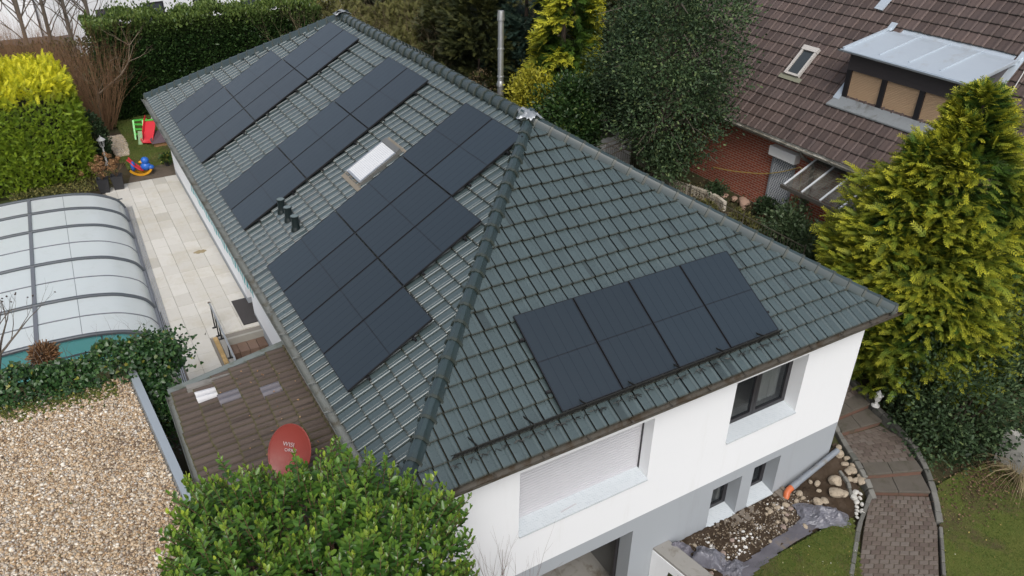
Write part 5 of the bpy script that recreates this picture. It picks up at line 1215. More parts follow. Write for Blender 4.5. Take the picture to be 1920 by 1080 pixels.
for u0, u1, z in ((-.3, .85, -1.25), (2.35, 3.5, -1.25), (5.3, 6.4, -1.25), (8.3, 9.4, -1.25)):
    mb = MB(); a = [Q(u0, -.03, z - 1.3), Q(u1, -.03, z - 1.3), Q(u1, -.03, z + .1), Q(u0, -.03, z + .1)]; mb.prism(a, Nv * .029); w_o = mb.build('window', M_FRAME, fb)
    mb = MB(); a = [Q(u0 + .1, -.04, z - 1.2), Q(u1 - .1, -.04, z - 1.2), Q(u1 - .1, -.04, z), Q(u0 + .1, -.04, z)]; mb.prism(a, Nv * .008); mb.build('pane', pm('sky_pane', (.06, .07, .085), None, .04), w_o)
sh = thing('low_building', 'low pale building with a long dark roof behind the bare trees', 'building')
mb = MB(); mb.box((-9, 43, -6), (-2.4, 47, 1.5)); mb.build('wall', M_WHITE, sh)
mb = MB(); mb.box((-12, 40, -5), (-1, 42, -2.2)); mb.build('roof', pm('rust_dark_roof', (.10, .07, .055), (.06, .045, .04), .8), sh)
# ================================================================== back garden
GZ = -2.60
sl = thing('toddler_slide', 'toddler slide with red chute and bright green ladder frame on the lawn', 'slide')
M_GRN = pm('bright_green_plastic', (.10, .55, .08), (.09, .48, .07), .35); M_RDP = pm('red_plastic', (.62, .03, .045), (.55, .03, .04), .35)
path = [Vector((.18, 24.7, -1.96)), Vector((.08, 24.45, -2.05)), Vector((-.04, 24.15, -2.27)), Vector((-.16, 23.9, -2.44)), Vector((-.24, 23.65, -2.52))]
side = Vector((.80, -.45, 0)).normalized()
mb = MB(); mb.sweep([(-.02, .13), (.0, .13), (.02, .0), (.40, .0), (.42, .13), (.44, .13)], [(p, side, (0, 0, 1)) for p in path]); mb.build('chute', M_RDP, sl, smooth=True, solid=.02)
mb = MB(); lp = [Vector((-.02, 24.95, -1.82)), Vector((-.42, 24.75, GZ))]
for s_ in (0, .36):
    mb.bar(Vector((.20, 24.6, -1.96)) + side * s_, Vector((-.27, 24.75, -1.98)) + side * s_, .05, .05); mb.bar(Vector((-.27, 24.75, -1.98)) + side * s_, Vector((-.36, 24.35, GZ)) + side * s_, .06, .06)
for t in (.2, .45, .7): p = Vector((-.27, 24.75, -1.98)).lerp(Vector((-.36, 24.35, GZ)), t); mb.bar(p, p + side * .36, .05, .05)
mb.build('ladder', M_GRN, sl)
mb = MB(); mb.bar((-.28, 23.75, GZ), (-.2, 23.8, -2.12), .14, .08, (0, 1, 0)); mb.build('support', pm('pale_green_plastic', (.42, .62, .36), None, .4), sl)
sb = thing('sandbox', 'wooden sandbox under a purple-brown peaked cover beside the slide', 'sandbox')
mb = MB(); mb.box((.12, 23.2, GZ), (1.3, 24.4, GZ + .14)); mb.build('box', pm('pine_boards', (.36, .20, .09), (.28, .15, .07), .7, 6, stretch=(1, 6, 6)), sb)
mb = MB(); mb.add([(.06, 23.14, GZ + .145), (1.36, 23.14, GZ + .145), (1.36, 24.46, GZ + .145), (.06, 24.46, GZ + .145), (.5, 23.6, GZ + .36), (.9, 23.6, GZ + .36), (.9, 24.0, GZ + .36), (.5, 24.0, GZ + .36)], [(0, 1, 5, 4), (1, 2, 6, 5), (2, 3, 7, 6), (3, 0, 4, 7), (4, 5, 6, 7), (0, 3, 2, 1)]); mb.build('cover', pm('purple_cover', (.085, .055, .065), (.11, .075, .085), .6), sb)
rk = thing('rocking_duck', 'blue rocking duck toy with red seat and yellow rockers on the paving', 'rocking toy', (-.66, 20.7, GZ), R(-18))
M_YEL = pm('yellow_plastic', (.75, .36, .02), None, .35); M_BLU = pm('blue_plastic', (.02, .13, .50), (.02, .11, .44), .35)
mb = MB()
for s_ in (-.13, .13): mb.sweep([(-.03, -.03), (.03, -.03), (.03, .035), (-.03, .035)], [((.40 * sin(a), s_, .40 - .40 * cos(a) * .93), (0, 1, 0), (-sin(a), 0, cos(a))) for a in [R(-58 + 116 * i / 14) for i in range(15)]], True, True)
mb.build('rocker', M_YEL, rk, smooth=True)
def ell(mb, c, r, n=14):
    M_ = Matrix.Translation(c) @ Matrix.Diagonal((*r, 1)); mb.lathe([(sin(pi * i / 10), -cos(pi * i / 10)) for i in range(11)], (0, 0, 0), n, 0, M_)
mb = MB(); ell(mb, (.16, 0, .28), (.17, .15, .15)); ell(mb, (-.24, 0, .30), (.08, .14, .17)); ell(mb, (.30, 0, .24), (.12, .10, .08)); mb.build('body', M_BLU, rk, smooth=True)
mb = MB(); ell(mb, (.17, 0, .48), (.13, .125, .13)); mb.build('head', M_BLU, rk, smooth=True)
mb = MB(); ell(mb, (.05, 0, .44), (.10, .07, .045)); mb.build('beak', M_YEL, rk, smooth=True)
mb = MB(); mb.sweep([(-.12, .03), (-.10, 0), (.10, 0), (.12, .03)], [((-.34, 0, .58), (0, 1, 0), (-.9, 0, .3)), ((-.22, 0, .36), (0, 1, 0), (.6, 0, .6)), ((-.05, 0, .20), (0, 1, 0), (.2, 0, 1)), ((.08, 0, .16), (0, 1, 0), (0, 0, 1))]); mb.build('seat', M_RDP, rk, smooth=True, solid=.03)
lamp = thing('garden_lamp', 'white garden lantern on a post behind the two planters', 'lamp', (-1.6, 22.17, GZ))
M_LW = pm('white_lamp_paint', (.70, .70, .68), (.6, .6, .58), .45)
mb = MB(); mb.lathe([(.08, 0), (.08, .03), (.035, .07), (.03, .62), (.05, .66)], n=12); mb.build('post', M_LW, lamp)
mb = MB(); 
for k in range(6): a = k * pi / 3; mb.bar((.06 * cos(a), .06 * sin(a), .68), (.10 * cos(a), .10 * sin(a), .90), .015, .015, (0, 0, 1) if False else (cos(a), sin(a), .1))
mb.lathe([(.065, .66), (.065, .685)], n=6); mb.build('lantern_frame', M_LW, lamp)
mb = MB(); mb.lathe([(.055, .686), (.09, .898)], n=6); mb.build('lantern_glass', glass_mat('lantern_glass', (.12, .12, .13), .6, .1), lamp)
mb = MB(); mb.lathe([(.15, .90), (.145, .92), (.05, 1.0), (.015, 1.03), (.012, 1.08)], n=6); mb.build('lantern_cap', M_LW, lamp)
dup(lamp, (.60, 26.6, GZ), None, 'white garden lantern at the lawn end half hidden by the roof corner')
M_POT = pm('black_planter_plastic', (.022, .022, .025), (.03, .03, .033), .5)
M_HYD = leaf_mat('dried_hydrangea', [(0, (.10, .045, .018)), (.5, (.22, .11, .045)), (1, (.34, .20, .095))], .8, .1)
def flowerballs(parent, n, R_, zc, seed):
    rg = np.random.default_rng(seed); c = rg.normal(size=(n, 3)) * np.array([R_ * .55, R_ * .55, R_ * .42]) + np.array([0, 0, zc]); k = 60
    d = norm(rg.normal(size=(n * k, 3))); p = np.repeat(c, k, 0) + d * .075 * rg.uniform(.8, 1.1, (n * k, 1)); return scatter('flower_heads', SMALL_V, SMALL_F, p, norm(np.cross(d, rdir(n * k))), d, rg.uniform(.025, .045, n * k), M_HYD, parent, aspect=np.full(n * k, 1.8))
for (x, y, lb, sd_) in ((-1.93, 19.72, 'square black planter of brown dried hydrangeas, the one nearer the pool cover', 1), (-1.50, 19.80, 'square black planter of brown dried hydrangeas, the one nearer the house', 2)):
    pl_ = thing('planter', lb, 'planter', (x, y, -2.6), R(-8), 'black hydrangea planters')
    mb = MB(); b_, t_, h_ = .135, .175, .46
    mb.add([(-b_, -b_, 0), (b_, -b_, 0), (b_, b_, 0), (-b_, b_, 0), (-t_, -t_, h_), (t_, -t_, h_), (t_, t_, h_), (-t_, t_, h_), (-t_ * .88, -t_ * .88, h_), (t_ * .88, -t_ * .88, h_), (t_ * .88, t_ * .88, h_), (-t_ * .88, t_ * .88, h_), (-t_ * .8, -t_ * .8, h_ - .05), (t_ * .8, -t_ * .8, h_ - .05), (t_ * .8, t_ * .8, h_ - .05), (-t_ * .8, t_ * .8, h_ - .05)],
           [(0, 3, 2, 1), (0, 1, 5, 4), (1, 2, 6, 5), (2, 3, 7, 6), (3, 0, 4, 7), (4, 5, 9, 8), (5, 6, 10, 9), (6, 7, 11, 10), (7, 4, 8, 11), (8, 9, 13, 12), (9, 10, 14, 13), (10, 11, 15, 14), (11, 8, 12, 15), (12, 13, 14, 15)]); mb.build('pot', M_POT, pl_)
    mb = MB(); rnd = random.Random(sd_)
    for i in range(22): a = rnd.uniform(0, 6.3); mb.tube([(0, 0, h_ - .06), (.12 * cos(a), .12 * sin(a), h_ + .15), (.3 * cos(a) * rnd.random() + .1 * cos(a), .3 * sin(a) * rnd.random() + .1 * sin(a), h_ + .42)], .006, 4, False)
    mb.build('stems', pm('dry_stem', (.16, .10, .055), None, .8), pl_); flowerballs(pl_, 17, .34, h_ + .40, sd_)
fp = thing('flower_pot', 'small dark pot with yellow-green flowering plant at paving edge', 'flower pot', (.22, 21.1, GZ))
mb = MB(); mb.lathe([(.07, 0), (.10, .16), (.09, .16), (.085, .12)], n=14); mb.build('pot', M_POT, fp)
rg = np.random.default_rng(3); d = norm(rg.normal(size=(260, 3)) * np.array([1, 1, .6]) + np.array([0, 0, .5])); M_GL = leaf_mat('mid_green_leaf', [(0, (.02, .05, .012)), (.7, (.05, .10, .02)), (1, (.35, .34, .06))], .5, .2)
scatter('foliage', LEAF_V, LEAF_F, d * rg.uniform(.05, .2, (260, 1)) + np.array([0, 0, .24]), d, rdir(260), rg.uniform(.06, .11, 260), M_GL, fp)
mb = MB(); mb.add([(-1.25, 19.93, -2.615), (2.6, 20.0, -2.615), (2.6, 21.3, -2.595), (-.9, 21.28, -2.595)], [(0, 1, 2, 3)]); struct(mb.build('path', pm('old_mossy_pavers', (.085, .065, .045), (.13, .10, .075), .9, 3, 0, .8, 9, dirt=(.05, .05, .025), dscale=2), recalc=False))
n = 2200; x = RNG.uniform(-1.3, -.7, n); y = RNG.uniform(22.8, 25.2, n); kp = np.abs(x + 1.0) < .32 - .08 * np.abs(y - 24.2); p = np.stack([x, y, np.full(n, -2.60)], 1)[kp]; n = len(p); Nn = norm(RNG.normal(size=(n, 3)) * .4 + np.array([0, 0, 1]))
tag(scatter('gravel', np.array(IV) * np.array([1, .8, .6]), IF, p, norm(np.cross(Nn, rdir(n))), Nn, RNG.uniform(.02, .05, n), PEB, rnd=RNG.uniform(.4, .9, n), smooth=True), kind='stuff')
# ================================================================== planting
M_BARK = pm('grey_brown_bark', (.10, .075, .055), (.06, .045, .035), .9, 6, 0, .6, 25, stretch=(1, 1, .3))
M_TWIG = pm('brown_twig', (.17, .095, .055), (.10, .06, .04), .8, 5)
M_GTWIG = pm('grey_twig', (.14, .115, .09), (.09, .075, .06), .85, 5)
M_LAUREL = leaf_mat('laurel_leaf', [(0, (.022, .060, .012)), (.45, (.060, .145, .022)), (.8, (.115, .235, .035)), (1, (.19, .31, .045))], .32, .25, (.40, .50, .06), .5)
M_HEDGE = leaf_mat('hedge_leaf', [(0, (.014, .036, .012)), (.6, (.035, .075, .02)), (1, (.075, .13, .035))], .4, .2, (.16, .22, .05))
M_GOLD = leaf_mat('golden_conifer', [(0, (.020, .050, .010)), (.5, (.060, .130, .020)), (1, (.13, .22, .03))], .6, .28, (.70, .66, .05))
M_GOLD2 = leaf_mat('bright_conifer', [(0, (.06, .12, .010)), (.5, (.17, .28, .018)), (1, (.29, .40, .025))], .6, .3, (.80, .74, .03))
M_DARK = leaf_mat('dark_evergreen', [(0, (.014, .030, .012)), (.55, (.040, .074, .028)), (.85, (.072, .118, .046)), (1, (.12, .17, .075))], .6, .2, (.15, .20, .07))
M_YEW = leaf_mat('yew_needles', [(0, (.014, .022, .008)), (.6, (.035, .045, .014)), (1, (.075, .08, .022))], .6, .2, (.13, .13, .03))
M_BLUE = leaf_mat('blue_green_conifer', [(0, (.020, .042, .030)), (.6, (.045, .085, .062)), (1, (.09, .14, .10))], .6, .2)
M_OLIVE = leaf_mat('olive_foliage', [(0, (.05, .055, .015)), (.6, (.13, .13, .035)), (1, (.24, .21, .06))], .7, .25)
M_YSHRUB = leaf_mat('yellow_shrub', [(0, (.14, .15, .014)), (.6, (.36, .34, .03)), (1, (.56, .50, .05))], .6, .3)
M_IVY = leaf_mat('ivy_leaf', [(0, (.012, .035, .012)), (.55, (.030, .075, .022)), (.9, (.06, .12, .03)), (.975, (.10, .13, .04)), (1, (.22, .22, .04))], .35, .15)
M_PALEG = leaf_mat('grey_green_leaf', [(0, (.03, .055, .022)), (.6, (.075, .12, .05)), (1, (.14, .18, .09))], .5, .25)
M_TAN = leaf_mat('tan_leaf', [(0, (.12, .08, .045)), (.6, (.25, .18, .10)), (1, (.35, .28, .17))], .8, .2)
SPV, SPF = spray_template(7, .034, .28, .34); SPV2, SPF2 = spray_template(6, .045, .45, .5)
UP = np.array([0, 0, 1.0])
def clumps(n, rg): return rg
def shell_pts(rg, n, c, rad, power=2.0, zmin=None, depth=.25):
    """points in the outer shell of a superellipsoid crown, with outward normals"""
    d = norm(rg.normal(size=(n, 3))); a = np.abs(d) ** power; k = (a.sum(1)) ** (-1 / power); s = d * k[:, None] * (1 - depth * rg.random(n)[:, None] ** 1.6)
    return np.array(c) + s * np.array(rad), norm(np.sign(d) * np.abs(d) ** (power - 1) / np.array(rad)), s
def lumps(p, c, amp, f, seed):
    """uneven outline: push points in and out in lumps"""
    rg = np.random.default_rng(seed); q = p - np.array(c); o = np.zeros(len(p))
    for i in range(6): k = rg.normal(size=3) * f; o += np.sin(q @ k + rg.uniform(0, 6.3))
    return np.array(c) + q * (1 + amp * o / 2.5)[:, None]
def crown(name, c, rad, n, TV, TF, size, mat, parent, seed, power=2.0, lump=.12, f=1.6, depth=.3, up=.3, out=.7, rnd_=.7, tips=0.0, asp=1.0, drop=.0, zcut=None, cl=0, clr=.3, keep=None):
    rg = np.random.default_rng(seed)
    if cl:
        pc, nc, s = shell_pts(rg, cl, c, rad, power, depth=depth); pc = lumps(pc, c, lump, f, seed); ii = rg.integers(0, cl, n)
        off = rg.normal(size=(n, 3)) * clr * np.array([1, 1, .75]); p = pc[ii] + off; nn = norm(nc[ii] * .7 + off / clr * .5)
        q = np.linalg.norm(off, axis=1) / clr; cr = rg.normal(0, .17, cl)[ii]
    else:
        p, nn, s = shell_pts(rg, n, c, rad, power, depth=depth); p = lumps(p, c, lump, f, seed); q = rg.random(n); cr = np.zeros(n)
    if zcut is not None: k = p[:, 2] > zcut; p, nn, q, cr = p[k], nn[k], q[k], cr[k]
    if keep is not None: k = keep(p + rg.normal(0, .15, p.shape)); p, nn, q, cr = p[k], nn[k], q[k], cr[k]
    n = len(p); X = norm(nn * out + UP * up + rg.normal(size=(n, 3)) * rnd_ * .6 - UP * drop); Nn = norm(nn * .6 + UP * .6 + rg.normal(size=(n, 3)) * .5)
    tip = np.clip((rg.random(n) < tips) * rg.uniform(.3, 1, n), 0, 1)
    return scatter(name, TV, TF, p, X, Nn, rg.uniform(.65, 1.25, n) * size, mat, parent, tip=np.repeat(tip[:, None], len(TV), 1), rnd=np.clip(rg.normal(.5, .15, n) + cr, 0, 1), aspect=np.full(n, asp))
def trunk(parent, pts, r, name='trunk', n=9, mat=None):
    mb = MB(); rs = [r * (1 - .7 * i / (len(pts) - 1)) for i in range(len(pts))]; mb.tube(pts, rs, n); return mb.build(name, mat or M_BARK, parent, smooth=True)
def conifer(parent, base, h, rad, n, mat, seed, prof=lambda t: (1 - t) ** .75, size=.42, tips=.5, tipw=1.0, drop=.15, T=(SPV, SPF), layers=0, inner=.35, zmin=.04, name='crown', low=.0):
    """sprays on whorled boughs: tips take the new-growth colour where they reach the outside"""
    rg = np.random.default_rng(seed); base = np.array(base, float)
    nb = max(30, n // 52); tb = zmin + (1 - zmin) * rg.random(nb) ** 1.25 * .99; ab = rg.uniform(0, 2 * pi, nb); Rb = rad * np.array([prof(t) for t in tb]) * rg.uniform(.78, 1.14, nb)
    ii = rg.integers(0, nb, n); s = 1.06 - rg.random(n) ** 1.4 * .66
    wdt = Rb[ii] * .26 + .10; a = ab[ii] + rg.normal(0, 1, n) * wdt / (Rb[ii] * s + .15) * .46
    r = Rb[ii] * s + rg.normal(0, .05, n); z = tb[ii] * h + rg.normal(0, .11, n) * (.5 + Rb[ii] * .35) - drop * (1 - s) * .0 + .32 * s * Rb[ii] * .35 - drop * s ** 2 * Rb[ii]
    p = base + np.stack([r * np.cos(a), r * np.sin(a), z], 1); o = np.stack([np.cos(a), np.sin(a), np.zeros(n)], 1)
    X = norm(o * .8 + UP * (.45 + .5 * (tb[ii] > .8))[:, None] + rg.normal(size=(n, 3)) * .35); Nn = norm(UP * .8 - o * .35 + rg.normal(size=(n, 3)) * .45)
    k = len(T[0]); tx = np.clip(np.array([v[0] for v in T[0]]), 0, 1)
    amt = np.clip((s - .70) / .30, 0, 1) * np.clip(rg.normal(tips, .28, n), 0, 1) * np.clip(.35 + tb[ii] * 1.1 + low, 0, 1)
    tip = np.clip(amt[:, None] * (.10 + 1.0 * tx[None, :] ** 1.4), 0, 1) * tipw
    return scatter(name, T[0], T[1], p, X, Nn, rg.uniform(.6, 1.2, n) * size, mat, parent, tip=tip, rnd=np.clip(rg.normal(.5, .24, n), 0, 1))
def bush_thing(name, label, cat, c, rad, n, TV, TF, size, mat, seed, group=None, stems=6, fol='foliage', **kw):
    t = thing(name, label, cat, (0, 0, 0), 0, group); crown(fol, c, rad, n, TV, TF, size, mat, t, seed, **kw)
    if stems:
        rnd = random.Random(seed); mb = MB(); b = (c[0], c[1], gz(c[0], c[1]) - .05 if c[2] - rad[2] > gz(c[0], c[1]) - 1.5 else c[2] - rad[2])
        for i in range(stems):
            a = rnd.uniform(0, 6.3); k = rnd.uniform(.3, .75); mid = (b[0] + rad[0] * .25 * cos(a), b[1] + rad[1] * .25 * sin(a), (b[2] + c[2]) / 2)
            mb.tube([b, mid, (c[0] + rad[0] * k * cos(a), c[1] + rad[1] * k * sin(a), c[2] + rad[2] * rnd.uniform(.1, .7))], [.045, .03, .008], 6)
        mb.build('stems', M_BARK, t, smooth=True)
    return t
# ---- laurel in the foreground
lt = thing('laurel_shrub', 'big glossy light green laurel shrub filling the foreground below the satellite dish', 'shrub')
rg = np.random.default_rng(42)
ax = np.array([.862, -.506, 0]); ay = np.array([.506, .862, 0]); c0 = np.array([-1.16, -.68, -.7])
def lau_top(u, v): return 1.95 + .16 * np.sin(u * 3.1 + v * 2.2) + .12 * np.sin(u * 7.3 - v * 5.1) - .95 * np.abs((u + .12) / 1.85) ** 4 - .75 * np.clip(np.abs(v / 1.25), 0, 1.3) ** 4 + .10 * np.sin(v * 9 + u * 3)
ns = 800; u = rg.uniform(-2.0, 1.72, ns); v = rg.uniform(-1.3, 1.02, ns); hgt = lau_top(u, v) + rg.normal(0, .13, ns)
tops = c0 + ax * u[:, None] + ay * v[:, None] + UP * hgt[:, None]
LP, LX, LN, LS, LT, LR = [], [], [], [], [], []
stems = MB(); sr = random.Random(3)
def shoot(top, ln, lean, k, big=.095, bright=.5):
    t = np.linspace(0, 1, k); d = norm(np.array([lean[0], lean[1], 1.0])[None])[0]; base = top - d * ln
    for i, q in enumerate(t):
        p = base + d * ln * q; a = i * 2.4 + sr.uniform(-.4, .4); o = np.array([cos(a), sin(a), 0]); el = .35 + 1.1 * q ** 3 + sr.uniform(-.25, .25)
        X = o * cos(el) + np.array([0, 0, sin(el)]); LP.append(p); LX.append(X); LN.append(np.array([0, 0, 1]) * cos(el) - o * sin(el) + rg.normal(size=3) * .2)
        LS.append(big * sr.choice((.55, .8, .95, 1.1)) * sr.uniform(.85, 1.15) * (1 - .35 * q ** 4)); LT.append(max(0, q - .55) * 2.1 * bright * sr.uniform(.3, 1.2)); LR.append(min(1, max(0, sr.gauss(.3 + .42 * q, .16))))
    stems.tube([tuple(base), tuple(top)], [.006, .003], 4, False)
for i in range(ns):
    e_ = max(abs(u[i]) / 1.72, abs(v[i] + .14) / 1.16); lean = (ax * u[i] * .16 + ay * v[i] * .16) * (1 + e_ ** 4 * 2.5) + rg.normal(size=3) * .12
    shoot(tops[i], sr.uniform(.30, .55), lean, sr.randint(15, 22), .116, sr.choice([.1, .2, .35, .5, .9]))
for i in range(1500):         # flanks
    uu, vv = rg.uniform(-1.8, 1.8), rg.uniform(-1.35, 1.1); k = max(abs(uu) / 1.78, abs(vv + .1) / 1.22)
    if k < .80: continue
    zz = rg.uniform(-1.6, 1.0) * 1.0; p = c0 + ax * uu + ay * vv + UP * (zz + .9 - .9 * k ** 6); shoot(p, .32, (ax * uu * .5 + ay * vv * .5) + rg.normal(size=3) * .2, 11, .116, .25)
for (x, y, z, ln) in ((-.93, 1.02, .36, .62), (-.88, .98, .22, .5), (-.50, .45, 1.0, .6), (-.62, .52, 1.02, .5), (-.28, .18, 1.08, .55), (-.1, .0, 1.05, .5), (-1.5, .75, .75, .5), (-1.62, .62, .8, .4)): shoot(np.array([x, y, z]), ln, (.05, .1), 34, .075, .7)
scatter('foliage', LEAF_V, LEAF_F, np.array(LP), np.array(LX), np.array(LN), np.array(LS), M_LAUREL, lt, tip=np.clip(np.array(LT), 0, 1), rnd=np.array(LR), aspect=rg.uniform(.85, 1.15, len(LP)))
rnd = random.Random(8)
for i in range(26):
    a = rnd.uniform(-1.5, 1.5); b = rnd.uniform(-1, .8); b0 = Vector((-1.1 + a * .2, -.9 + b * .2, -5.6)); tp = c0 + ax * a + ay * b + UP * (lau_top(a, b) - .3); stems.tube([b0, b0.lerp(Vector(tp), .55) + Vector((rnd.gauss(0, .1), rnd.gauss(0, .1), .3)), tuple(tp)], [.04, .022, .007], 6)
stems.build('stems', pm('reddish_stem', (.16, .085, .05), (.10, .06, .035), .7), lt, smooth=True)
# ---- bare twig shrub before the front wall
tw = thing('twig_shrub', 'leafless thin reddish twig shrub standing before the white front wall', 'shrub'); mb = MB(); rnd = random.Random(12)
for i in range(11):
    a = rnd.uniform(0, 6.3); b = Vector((1.42 + .12 * cos(a), -.42 + .1 * sin(a), -4.4)); twigs(mb, b, Vector((cos(a) * .16, sin(a) * .10, 1)), 1.4, .015, 3, rnd, .13, 4, (2, 3), .42, .62, .25)
mb.build('twigs', pm('reddish_twig', (.20, .12, .09), (.13, .085, .065), .7), tw, recalc=False)
# ---- golden conifer by the corner
gc = thing('golden_conifer', 'tall golden-tipped cypress with two leaders beside the path at the house corner', 'tree')
trunk(gc, [(14.1, 1.75, -3.9), (14.15, 1.75, -1), (14.3, 1.75, 1.2), (14.36, 1.73, 2.9)], .16)
P1 = lambda t: float(np.interp(t, [0, .2, .45, .62, .74, .84, .93, 1], [.95, 1.0, .98, .84, .56, .32, .17, .03]))
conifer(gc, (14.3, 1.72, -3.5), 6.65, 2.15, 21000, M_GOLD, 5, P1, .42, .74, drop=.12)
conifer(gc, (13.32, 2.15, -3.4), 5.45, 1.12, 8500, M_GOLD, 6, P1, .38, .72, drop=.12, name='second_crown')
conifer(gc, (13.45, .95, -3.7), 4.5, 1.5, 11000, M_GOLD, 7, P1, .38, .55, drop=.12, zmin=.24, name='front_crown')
# ---- dark shrub and its leaf litter
bush_thing('dark_holly_shrub', 'dense dark evergreen shrub under the golden conifer at lawn edge', 'shrub', (13.25, -.35, -3.0), (1.75, 1.25, 1.75), 15000, LEAF_V, LEAF_F, .10, M_DARK, 31, lump=.16, f=1.9, depth=.5, cl=420, clr=.17, tips=.05)
bush_thing('dark_ivy_shrub', 'dark shrub with scattered yellow sprays right of the golden conifer', 'shrub', (15.2, -.3, -1.6), (1.45, 1.3, 1.9), 12000, LEAF_V, LEAF_F, .10, M_DARK, 33, lump=.16, f=1.9, depth=.5, cl=330, clr=.17, tips=.12)
n = 1500; p = np.stack([RNG.normal(13.0, .8, n), RNG.normal(-1.75, .35, n), np.zeros(n)], 1); p[:, 2] = [gz(a, b) + .03 for a, b in p[:, :2]]; Nn = norm(RNG.normal(size=(n, 3)) * .5 + UP)
tag(scatter('leaves', SMALL_V, SMALL_F, p, norm(np.cross(Nn, rdir(n))), Nn, RNG.uniform(.03, .08, n), leaf_mat('brown_litter', [(0, (.05, .03, .018)), (.7, (.12, .07, .04)), (1, (.24, .16, .09))], .85, .1)), kind='stuff')
dg = thing('dry_grass', 'tuft of arching dry pale grass blades at right edge of the lawn', 'grass tuft'); mb = MB(); rnd = random.Random(3)
for i in range(90):
    a = rnd.uniform(0, 6.3); L_ = rnd.uniform(.4, .95); b = Vector((13.2, -2.1, gz(13.2, -2.1))); d = Vector((cos(a), sin(a), 0)); mb.tube([b, b + d * L_ * .3 + Vector((0, 0, L_ * .6)), b + d * L_ * .75 + Vector((0, 0, L_ * .55)), b + d * L_ * 1.1 + Vector((0, 0, L_ * .2))], [.006, .005, .004, .001], 3, False)
mb.build('blades', pm('straw', (.32, .26, .15), (.22, .17, .09), .8), dg, recalc=False)
# ---- shrubs by the brick wall
for (x, y, z, r, s, lb) in ((14.7, 6.2, -1.95, .55, 51, 'loose grey-green shrub with an upright shoot before the brick wall'), (14.5, 4.9, -2.05, .7, 52, 'grey-green shrub between the brick wall and the golden conifer')):
    t = bush_thing('garden_shrub', lb, 'shrub', (x, y, z), (r, r, r * .8), 2600, LEAF_V, LEAF_F, .11, M_PALEG, s, lump=.2, f=2.5, depth=.6, cl=90, clr=.16)
t = thing('leggy_shrub', 'thin upright shoots of a leggy shrub under the glass canopy', 'shrub'); mb = MB(); rnd = random.Random(4); ends = []
for i in range(7): twigs(mb, (15.15, 6.45, -2.65), Vector((rnd.gauss(0, .2), rnd.gauss(0, .2), 1)), .8, .010, 1, rnd, .12, 4, (2, 3), .4, .6, .3, ends)
mb.build('stems', M_TWIG, t, recalc=False); e_ = np.array([a for a, b in ends]); p = np.repeat(e_, 14, 0) + RNG.normal(0, .09, (len(e_) * 14, 3)); scatter('foliage', LEAF_V, LEAF_F, p, rdir(len(p)) + UP * .4, rdir(len(p)) + UP, RNG.uniform(.06, .11, len(p)), M_PALEG, t)
for (x, y, z, r, s, M_, lb) in ((15.4, 9.9, -2.45, .35, 61, M_DARK, 'low dark green plant beside the pink rocks at the brick wall'), (15.85, 8.1, -2.35, .38, 62, M_DARK, 'dark plant growing at the foot of the grille door'), (14.6, 7.9, -2.5, .35, 63, M_OLIVE, 'olive tuft in the bed behind the wire fence'), (14.2, 9.0, -2.5, .32, 64, M_OLIVE, 'small olive plant inside the wavy edging bed'), (14.1, 6.9, -2.5, .4, 65, M_OLIVE, 'brown-green tuft behind the fence nearest the corner')):
    bush_thing('bed_plant', lb, 'plant', (x, y, z), (r, r, r), 700, LEAF_V, LEAF_F, .10, M_, s, lump=.25, f=4, depth=.8, stems=3)
n = 2600; p = np.stack([RNG.uniform(13.4, 16.2, n), RNG.uniform(4, 11, n), np.full(n, -2.6)], 1); Nn = norm(RNG.normal(size=(n, 3)) * .7 + UP)
tag(scatter('undergrowth', LEAF_V, LEAF_F, p + np.abs(RNG.normal(0, .05, (n, 1))) * UP, norm(np.cross(Nn, rdir(n)) + UP * .5), Nn, RNG.uniform(.05, .12, n), leaf_mat('bed_leaf', [(0, (.035, .025, .015)), (.4, (.10, .06, .03)), (.7, (.06, .075, .025)), (1, (.22, .17, .09))], .8, .15)), kind='stuff')
# ---- big dark tree and its neighbours behind the house
ht = thing('holly_tree', 'huge dark green evergreen tree hiding the left end of the brick house', 'tree')
trunk(ht, [(14.1, 11.5, -2.8), (14.1, 11.45, 0), (14.15, 11.4, 3.5)], .22)
mb = MB(); rnd = random.Random(6)
for i in range(46):
    a = rnd.uniform(0, 6.3); z = rnd.uniform(-1.5, 3.2); e1 = Vector((14.1 + 2.3 * cos(a), 11.45 + 2.3 * sin(a), z + rnd.uniform(-.4, .5))); mb.tube([(14.1, 11.45, z - .5), Vector((14.1, 11.45, z)).lerp(e1, .5) + Vector((0, 0, .25)), e1], [.05, .03, .008], 5, False)
mb.build('limbs', pm('pale_limb', (.17, .145, .11), (.11, .09, .07), .85), ht, recalc=False)
hcut = lambda p: (p - np.array([14.05, 11.5, 0])) @ np.array([.862, -.506, 0]) < 2.3 - np.clip(.9 - p[:, 2], 0, 9) * .62
hc0 = hcut; hcut = lambda p: hc0(p) & ((p - np.array([14.05, 11.5, 0])) @ np.array([.862, -.506, 0]) > -2.5 + np.clip(.6 - p[:, 2], 0, 9) * 1.05)
crown('crown', (14.05, 11.5, .9), (2.35, 2.45, 3.9), 52000, LEAF_V, LEAF_F, .105, M_DARK, ht, 71, power=2.2, lump=.19, f=1.7, depth=.55, cl=430, clr=.31, tips=.12, up=.15, keep=hcut)
dgs = bush_thing('dark_cherry_shrub', 'dark green leafy shrub with a few light leaves left of the big dark tree', 'shrub', (11.75, 13.4, -.75), (1.15, 1.1, 1.7), 11500, LEAF_V, LEAF_F, .13, M_HEDGE, 73, lump=.15, f=2, depth=.5, cl=300, clr=.18, tips=.06)
